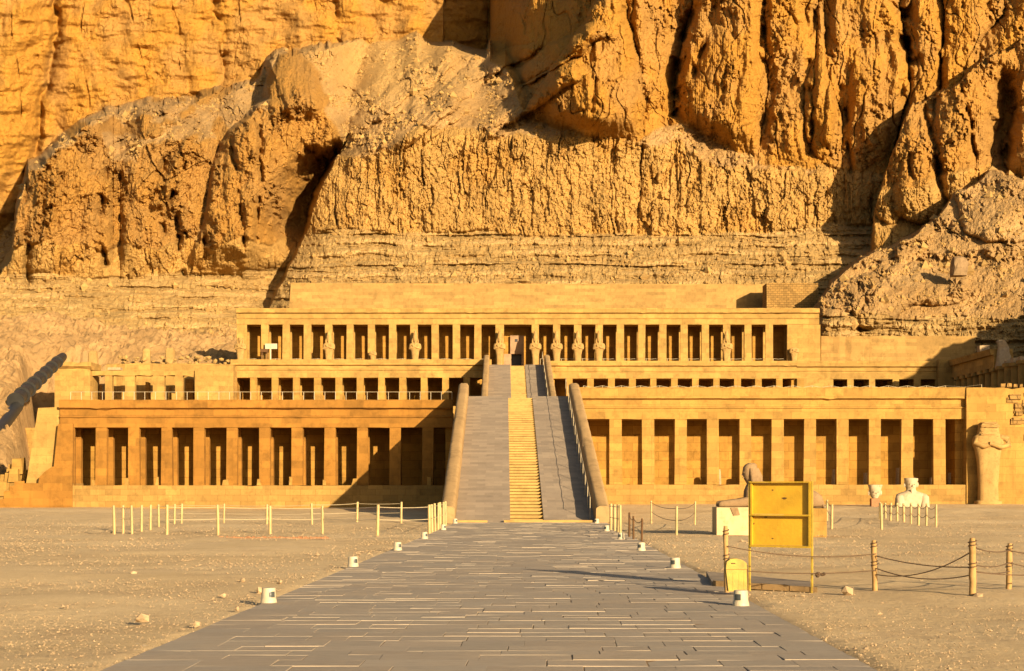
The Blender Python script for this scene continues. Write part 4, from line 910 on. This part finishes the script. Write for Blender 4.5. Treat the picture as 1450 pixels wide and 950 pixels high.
# ------------------------------------------------------------------ fences
def post_mesh(X, Y, z, h, r_, lean=(0, 0)):
    return MB().tube([(X, Y, z-.1), (X+lean[0]*.5, Y+lean[1]*.5, z+h*.5), (X+lean[0], Y+lean[1], z+h-.02), (X+lean[0], Y+lean[1], z+h)], [r_*1.02, r_, r_*.97, r_*.75], 8)
def rope_pts(a, b, sag, n=10):
    return [tuple(a[k]+(b[k]-a[k])*t/n + (-4*sag*(t/n)*(1-t/n) if k == 2 else 0) for k in range(3)) for t in range(n+1)]
def fence(label, posts, links, mat='cream_paint', r_=.05, fr=(.92, .5), rope_r=.012, sag=.06, rmat='rail_metal', cat='fence'):
    """posts: (px, base py, top py)"""
    P = []
    for (px, pb, pt) in posts:
        X, Y, z = G(px, pb); P.append((X, Y, z, (pb-pt)*Y/F))
    o = thing('fence', label, cat, P[0][:3])
    for (X, Y, z, h) in P: post_mesh(X, Y, z, h, r_*random.uniform(.9, 1.1), (random.uniform(-.03, .03), random.uniform(-.03, .03))).build('post', M[mat], o, True)
    for (i, j) in links:
        a, b = P[i], P[j]
        for f in fr:
            MB().tube(rope_pts((a[0], a[1], a[2]+a[3]*f), (b[0], b[1], b[2]+b[3]*f), sag), rope_r, 5).build('rope', M[rmat], o)
    return o
seq = lambda n, s=0: [(i, i+1) for i in range(s, s+n-1)]
LP = [(162,754.6,715.7),(174.5,752,715.5),(187,752.5,715.5),(200.5,751,715),(213,749.7,714.5),(225,745,714),(247,740.5,713.5),(257,740,713),(317,740.5,713),(378,741.4,714),(442,742,712.5),(505.5,740.5,710.5),(568,741.4,710.5)]
fence('far row of cream posts before the left colonnade, bending at its left end', LP, seq(len(LP)), r_=.055, sag=.03)
LF = [(236.5,756,714.5),(309,754.6,714.5),(382.6,753,716),(456.7,753,716),(534.5,757,714.5),(608,755.6,714.5),(612,753,714),(616.3,751.2,712.6),(620.2,749.3,712),(623.2,747.4,711),(628,745.5,710.7),(631.2,743.6,709.5)]
fence('near row of cream posts left of the path, turning along the path', LF, seq(len(LF)), r_=.055, sag=.03)
RP = [(865,751,713),(870.6,752.5,713.9),(875.6,754.4,714),(878.4,756,714.7)]
fence('tight cluster of cream posts at the foot of the right balustrade', RP, seq(4), r_=.055, sag=.02)
RB = [(922.3,740.4,709),(958,757.5,716.5),(984,742,709.8)]
fence('three thin posts on the sand between ramp and sphinx', RB, seq(3), r_=.045, rmat='rope', sag=.1)
RL = [(891,761,725.5),(897,764.4,730.5),(908.6,766,734)]
fence('leaning thin brown stakes beside the path right of the ramp', RL, seq(3), mat='dark_wood', r_=.035, rmat='rope', fr=(.9,), sag=.1)
RS = [(1171.3,737,707.5),(1177.7,748.6,714),(1248.4,747,712.6)]
fence('cream posts right of the sphinx pedestal', RS[:2], seq(2), r_=.05, rmat='rope')
RBu = [(1248.4,747,712.6),(1246,735,711),(1254,734.5,712),(1261,736.6,712),(1270.4,737.3,712),(1280,738.4,712.5),(1290,741,712.5),(1300.6,742.4,713),(1311.6,743.7,713),(1325.5,744.6,714)]
fence('ring of cream posts linked by dark rope around the white bust', RBu, seq(len(RBu)), r_=.06, rmat='rope', sag=.16)
# near rope fence
def near_fence():
    posts = [(1029.5,840,744.5,.058),(1239.5,838,765),(1377.5,847,761.5),(1428,837,769.5),(1520,838,768)]
    o = None; P = []
    for p in posts:
        X, Y, z = G(p[0], p[1]); P.append((X, Y, z, (p[1]-p[2])*Y/F))
    o = thing('rope_fence', 'rough wooden posts strung with sagging dark rope at the right foreground', 'fence', P[1][:3])
    for i, (X, Y, z, h) in enumerate(P):
        r_ = [.042, .046, .054, .048, .05][i]; m = MB(); n = 9; pts = []; rr_ = []
        ln = (random.uniform(-.03, .03), random.uniform(-.02, .02))
        for k in range(n+1):
            t = k/n; pts.append((X+ln[0]*t+random.uniform(-.004, .004), Y+ln[1]*t, z-.1+(h+.1)*t)); rr_.append(r_*random.uniform(.92, 1.06)*(1 if k < n else .7))
        m.tube(pts, rr_, 9); pm = m.build('post', M['wood'], o, True)
        for f in (.86, .5):
            c = (X+ln[0]*f, Y+ln[1]*f); MB().tube([(c[0]+r_*1.15*math.cos(q*.7), c[1]+r_*1.15*math.sin(q*.7), z+h*f-.02+.006*q) for q in range(20)], .009, 5).build('rope_wrap', M['rope'], pm)
    def pt(i, f): return (P[i][0]-.0, P[i][1]-.05, P[i][2]+P[i][3]*f)
    for a, b, fa, fb, sg in [(0,1,.70,.74,.10),(0,1,.36,.42,.06),(1,2,.70,.52,.06),(1,2,.34,.80,.16),(1,2,.46,.40,.12),(2,3,.85,.86,.05),(2,3,.56,.60,.05),(2,3,.46,.42,.04),(3,4,.86,.8,.06),(3,4,.6,.5,.06),(2,4,.44,.4,.05)]:
        MB().tube(rope_pts(pt(a, fa), pt(b, fb), sg, 16), .0095, 6).build('rope', M['rope'], o, True)
    m = MB(); K = pt(0, .4); Kx, Ky, Kz = X_(1160, 24.9), 24.9, Z_(814, 24.9)
    for i in range(7): m.rock((Kx+random.uniform(-.09, .09), Ky-.02, Kz+random.uniform(-.025, .025)), .035, .8, i)
    m.build('rope_knot', M['rope'], o)
near_fence()

# ------------------------------------------------------------------ path lights
def path_light(px, pb, label, side):
    X, Y, z = G(px, pb); o = thing('path_light', label, 'light', (X, Y, z), 'path lights along the paving')
    r_ = .108; h = .235
    m = MB(); m.rings([(z-.02, X, Y, r_*1.12, r_*1.12), (z+.03, X, Y, r_*1.12, r_*1.12), (z+.075, X, Y, r_*1.03, r_*1.03), (z+.08, X, Y, r_*.98, r_*.98), (z+h-.012, X, Y, r_*.93, r_*.93), (z+h, X, Y, r_*.86, r_*.86)], 24, j=.001)
    m.build('housing', M['white_paint'], o, True)
    q0 = -2.15 if side > 0 else -.95; m = MB(); V = []; n = 5
    for k in range(n+1):
        q = q0 - .42 + .84*k/n
        for rr_, zz in ((.113, .10), (.110, .185)): V.append((X+rr_*math.cos(q), Y+rr_*math.sin(q), z+zz))
    m.add(V, [(2*k, 2*k+2, 2*k+3, 2*k+1) for k in range(n)]); m.build('lens', M['glass_dark'], o)
    q = q0
    return o
for i, (px, pb) in enumerate([(380.5,855),(500,803.5),(563,780),(601,763.5),(627.6,751),(644.5,741.5)]):
    path_light(px, pb, ['nearest white path light on the left edge of the path','second nearest white light on the left path edge','third white light along the left path edge','white light on the left edge before the post row','small white light among the left path posts','white light at the foot of the left balustrade'][i], -1)
for i, (px, pb) in enumerate([(1049,859),(956,805.5),(908,780.5),(879.5,764.5),(859,752.5),(845,741.5)]):
    path_light(px, pb, ['nearest white path light below the yellow bin','white light on the right path edge, second nearest','third white light along the right path edge','white light before the right cluster of posts','small white light beside the right post cluster','white light at the foot of the right balustrade'][i], 1)

# ------------------------------------------------------------------ sign and bin
def sign():
    A = Vector(G(1061.5, 835)); B = Vector(G(1149.8, 838.5)); A.z = B.z = 0
    H = Z_(681.5, A.y); o = thing('sign_board', 'blank yellow two panel sign board on two posts beside the path', 'sign', (A+B)/2)
    u = (B-A).normalized(); n = Vector((u.y, -u.x, 0))        # n faces the camera
    W = (B-A).length
    def bx(u0, u1, n0, n1, z0, z1):
        V = []
        for z in (z0, z1):
            for (uu, nn) in ((u0, n1), (u1, n1), (u1, n0), (u0, n0)): V.append(A + u*uu + n*nn + Vector((0, 0, z)))
        return MB().add(V, [(3,2,1,0),(4,5,6,7),(0,1,5,4),(1,2,6,5),(2,3,7,6),(3,0,4,7)])
    for uu in (0, W): bx(uu-.015, uu+.015, -.015, .015, -.1, H).build('post', M['lemon_paint'], o)
    zb, zm, zt = Z_(771.5, A.y), Z_(729, A.y), H-.004
    for (z0, z1) in ((zb, zm-.012), (zm+.012, zt-.02)):
        bx(.02, W-.02, -.055, -.035, z0+.003, z1-.003).build('panel', M['board_yellow'], o)
    for (z0, z1) in ((zb-.03, zb), (zm-.012, zm+.012), (zt-.02, zt)): bx(.019, W-.019, -.06, .05, z0, z1).build('frame_rail', M['yellow_paint'], o)
    for uu in (.02, W-.05): bx(uu, uu+.03, -.034, .028, zb+.003, zt-.023).build('frame_stile', M['yellow_paint'], o)
    # scuffs and knots on the panels
    for (fu, z, w, h) in ((.55, Z_(705.5, A.y), .055, .018), (.36, Z_(694, A.y), .02, .012), (.05, Z_(741.5, A.y), .022, .018), (.36, Z_(762, A.y), .022, .01), (.25, Z_(732, A.y), .04, .010)):
        c = A + u*W*fu + n*(-.0335); V = [c+u*(w*math.cos(q)*(.8+.3*math.sin(3*q)))+Vector((0, 0, z+h*math.sin(q))) for q in [k*math.pi/6 for k in range(12)]]
        MB().add(V, [tuple(range(12))]).build('scuff', M['dark_wood'], o)
sign()
def waste_bin():
    D = 24.3; k = D/F; o = thing('waste_bin', 'yellow metal waste bin hanging on a post by the path', 'bin', (X_(1041, D), D, Z_(838, D)))
    V = []
    for y in (D-.09, D+.09):
        for px, py in ((1030.5,837),(1057,836.5),(1056,806),(1027,806)): V.append((X_(px, D), y, Z_(py, D)))
    m = MB().add(V, [(0,1,2,3),(7,6,5,4),(0,4,5,1),(1,5,6,2),(3,2,6,7),(0,3,7,4)]); m.build('body', M['lemon_paint'], o)
    prof = [(1026.6,805.5),(1056.6,805.5),(1055.8,797),(1050,792.5),(1042,790.5),(1033,791),(1028,795)]
    n = len(prof); V = [(X_(a, D), D-.10, Z_(b, D)) for a, b in prof] + [(X_(a, D), D+.10, Z_(b, D)) for a, b in prof]
    MB().add(V, [tuple(range(n)), tuple(range(2*n-1, n-1, -1))] + [(i, i+n, (i+1) % n+n, (i+1) % n) for i in range(n)]).build('lid', M['lemon_paint'], o)
    MB().box(X_(1034, D), X_(1040, D), D-.106, D-.1005, Z_(798, D), Z_(796.6, D)).build('emblem', M['dark_wood'], o)
    MB().tube([(X_(1057.5, D), D-.02, Z_(800, D)), (X_(1058.5, D), D, Z_(838, D))], .012, 6).build('bracket', M['dark_wood'], o)
    for px in (1036.5, 1045, 1052): MB().box(X_(px, D), X_(px+.5, D), D-.094, D-.0905, Z_(835, D), Z_(810, D)).build('seam', M['yellow_paint'], o)
waste_bin()

# ------------------------------------------------------------------ debris chute
def chute():
    D0, D1_ = 160.0, 140.0
    a = Vector(at(89, 505, D0)); b = Vector(at(23, 567, D1_)); o = thing('debris_chute', 'long black segmented chute lying down the sandy slope at the left', 'chute', b)
    n = 8
    for i in range(n):
        p = a.lerp(b, i/n); q = a.lerp(b, (i+1.12)/n); r0 = .50+.02*i; m = MB(); m.tube([p, p.lerp(q, .06), p.lerp(q, .94), q], [r0*.86, r0*.9, r0*1.12, r0*1.25], 14); m.build('segment', M['chute'], o, True)
    c = Vector(at(-12, 622, 128)); MB().tube([b+Vector((0, .3, -.5)), c+Vector((0, 0, -.2))], [.55, .5], 10).build('channel', M['chute'], o, True)
chute()

# ------------------------------------------------------------------ notice board in the top colonnade
D = DU-.4; o = thing('notice_board', 'pale twin notice boards and dark bench before the first left openings', 'sign', (X_(384, D), D, zf))
for a, b in ((375.5, 382.3), (383.4, 392.5)): MB().box(X_(a, D), X_(b, D), D-.05, D, Z_(494, D), Z_(486.5, D)).build('panel', M['white_paint'], o)
MB().tube([(X_(383, D), D+.05, zf), (X_(383, D), D+.05, Z_(486.5, D))], .08, 8).build('post', M['white_paint'], o)
tb = thing('bench', 'small dark bench standing left of the notice boards', 'bench', (X_(374.5, D), D-.1, zf))
MB().box(X_(369.7, D), X_(380, D), D-.5, D+.0, Z_(499, D), Z_(494.5, D)).build('seat', M['dark_wood'], tb)
for px in (371, 378): MB().box(X_(px, D), X_(px+1.4, D), D-.4, D-.1, zf, Z_(499, D)-.002).build('leg', M['dark_wood'], tb)

# ------------------------------------------------------------------ single rocks on the sand
for i, (px, pb, r_, lab) in enumerate([(202,880,.075,'squarish pale rock on the near left sand'),(368,839,.07,'upright pale rock behind the nearest left path light'),(344,824,.06,'pale rock up the sand from the nearest left light'),(189,814,.06,'small rock alone on the far left sand'),(279,886,.05,'small dark rock at the left edge of the path'),(336,864,.05,'dark rock beside the left path edge'),(1200,842,.10,'flat rock at the foot of the second wooden post'),(1385,848,.08,'small rock at the foot of the thickest wooden post'),(397,826,.045,'small rock right of the pale rocks on the left sand'),(317,845,.04,'tiny pale rock in the middle of the left sand')]):
    X, Y, z = G(px, pb); m = MB(); m.rock((X, Y, z+r_*.5), r_*1.15, .85, 40+i)
    tag(m.build('rock', M['sand_rock']), lab, 'rock', 'single rocks on the sand')
# red line of bricks laid on the left sand
m = MB(); a, b = Vector(G(310, 760.5)), Vector(G(466, 760.5)); n = 46
for i in range(n):
    p = a.lerp(b, i/n); q = a.lerp(b, (i+.86)/n); h = random.uniform(-.01, .03); m.box(p.x, q.x, p.y-.06, p.y+.06, p.z-.05, p.z+h, 0, .006)
tag(m.build('brick_edging', M['red_brick']), 'low line of reddish bricks laid in the sand left of the path', 'edging')
# boulder on the right slope
X, Y, Z = at(1357, 372, 186.5); m = MB(); m.rings([(Z-1.6, X, Y, .9, .9, 3), (Z-.6, X+.1, Y, 1.0, .95, 3), (Z-.1, X+.12, Y, .98, .9, 3), (Z+.45, X+.05, Y, .8, .75, 3), (Z+.7, X, Y, .5, .45, 3)], 16, j=.12)
tag(m.build('boulder', M['grey_stone']), 'large boulder resting on the right sandy slope', 'boulder')
for o in bpy.data.objects:
    if '_w' in o: del o['_w']
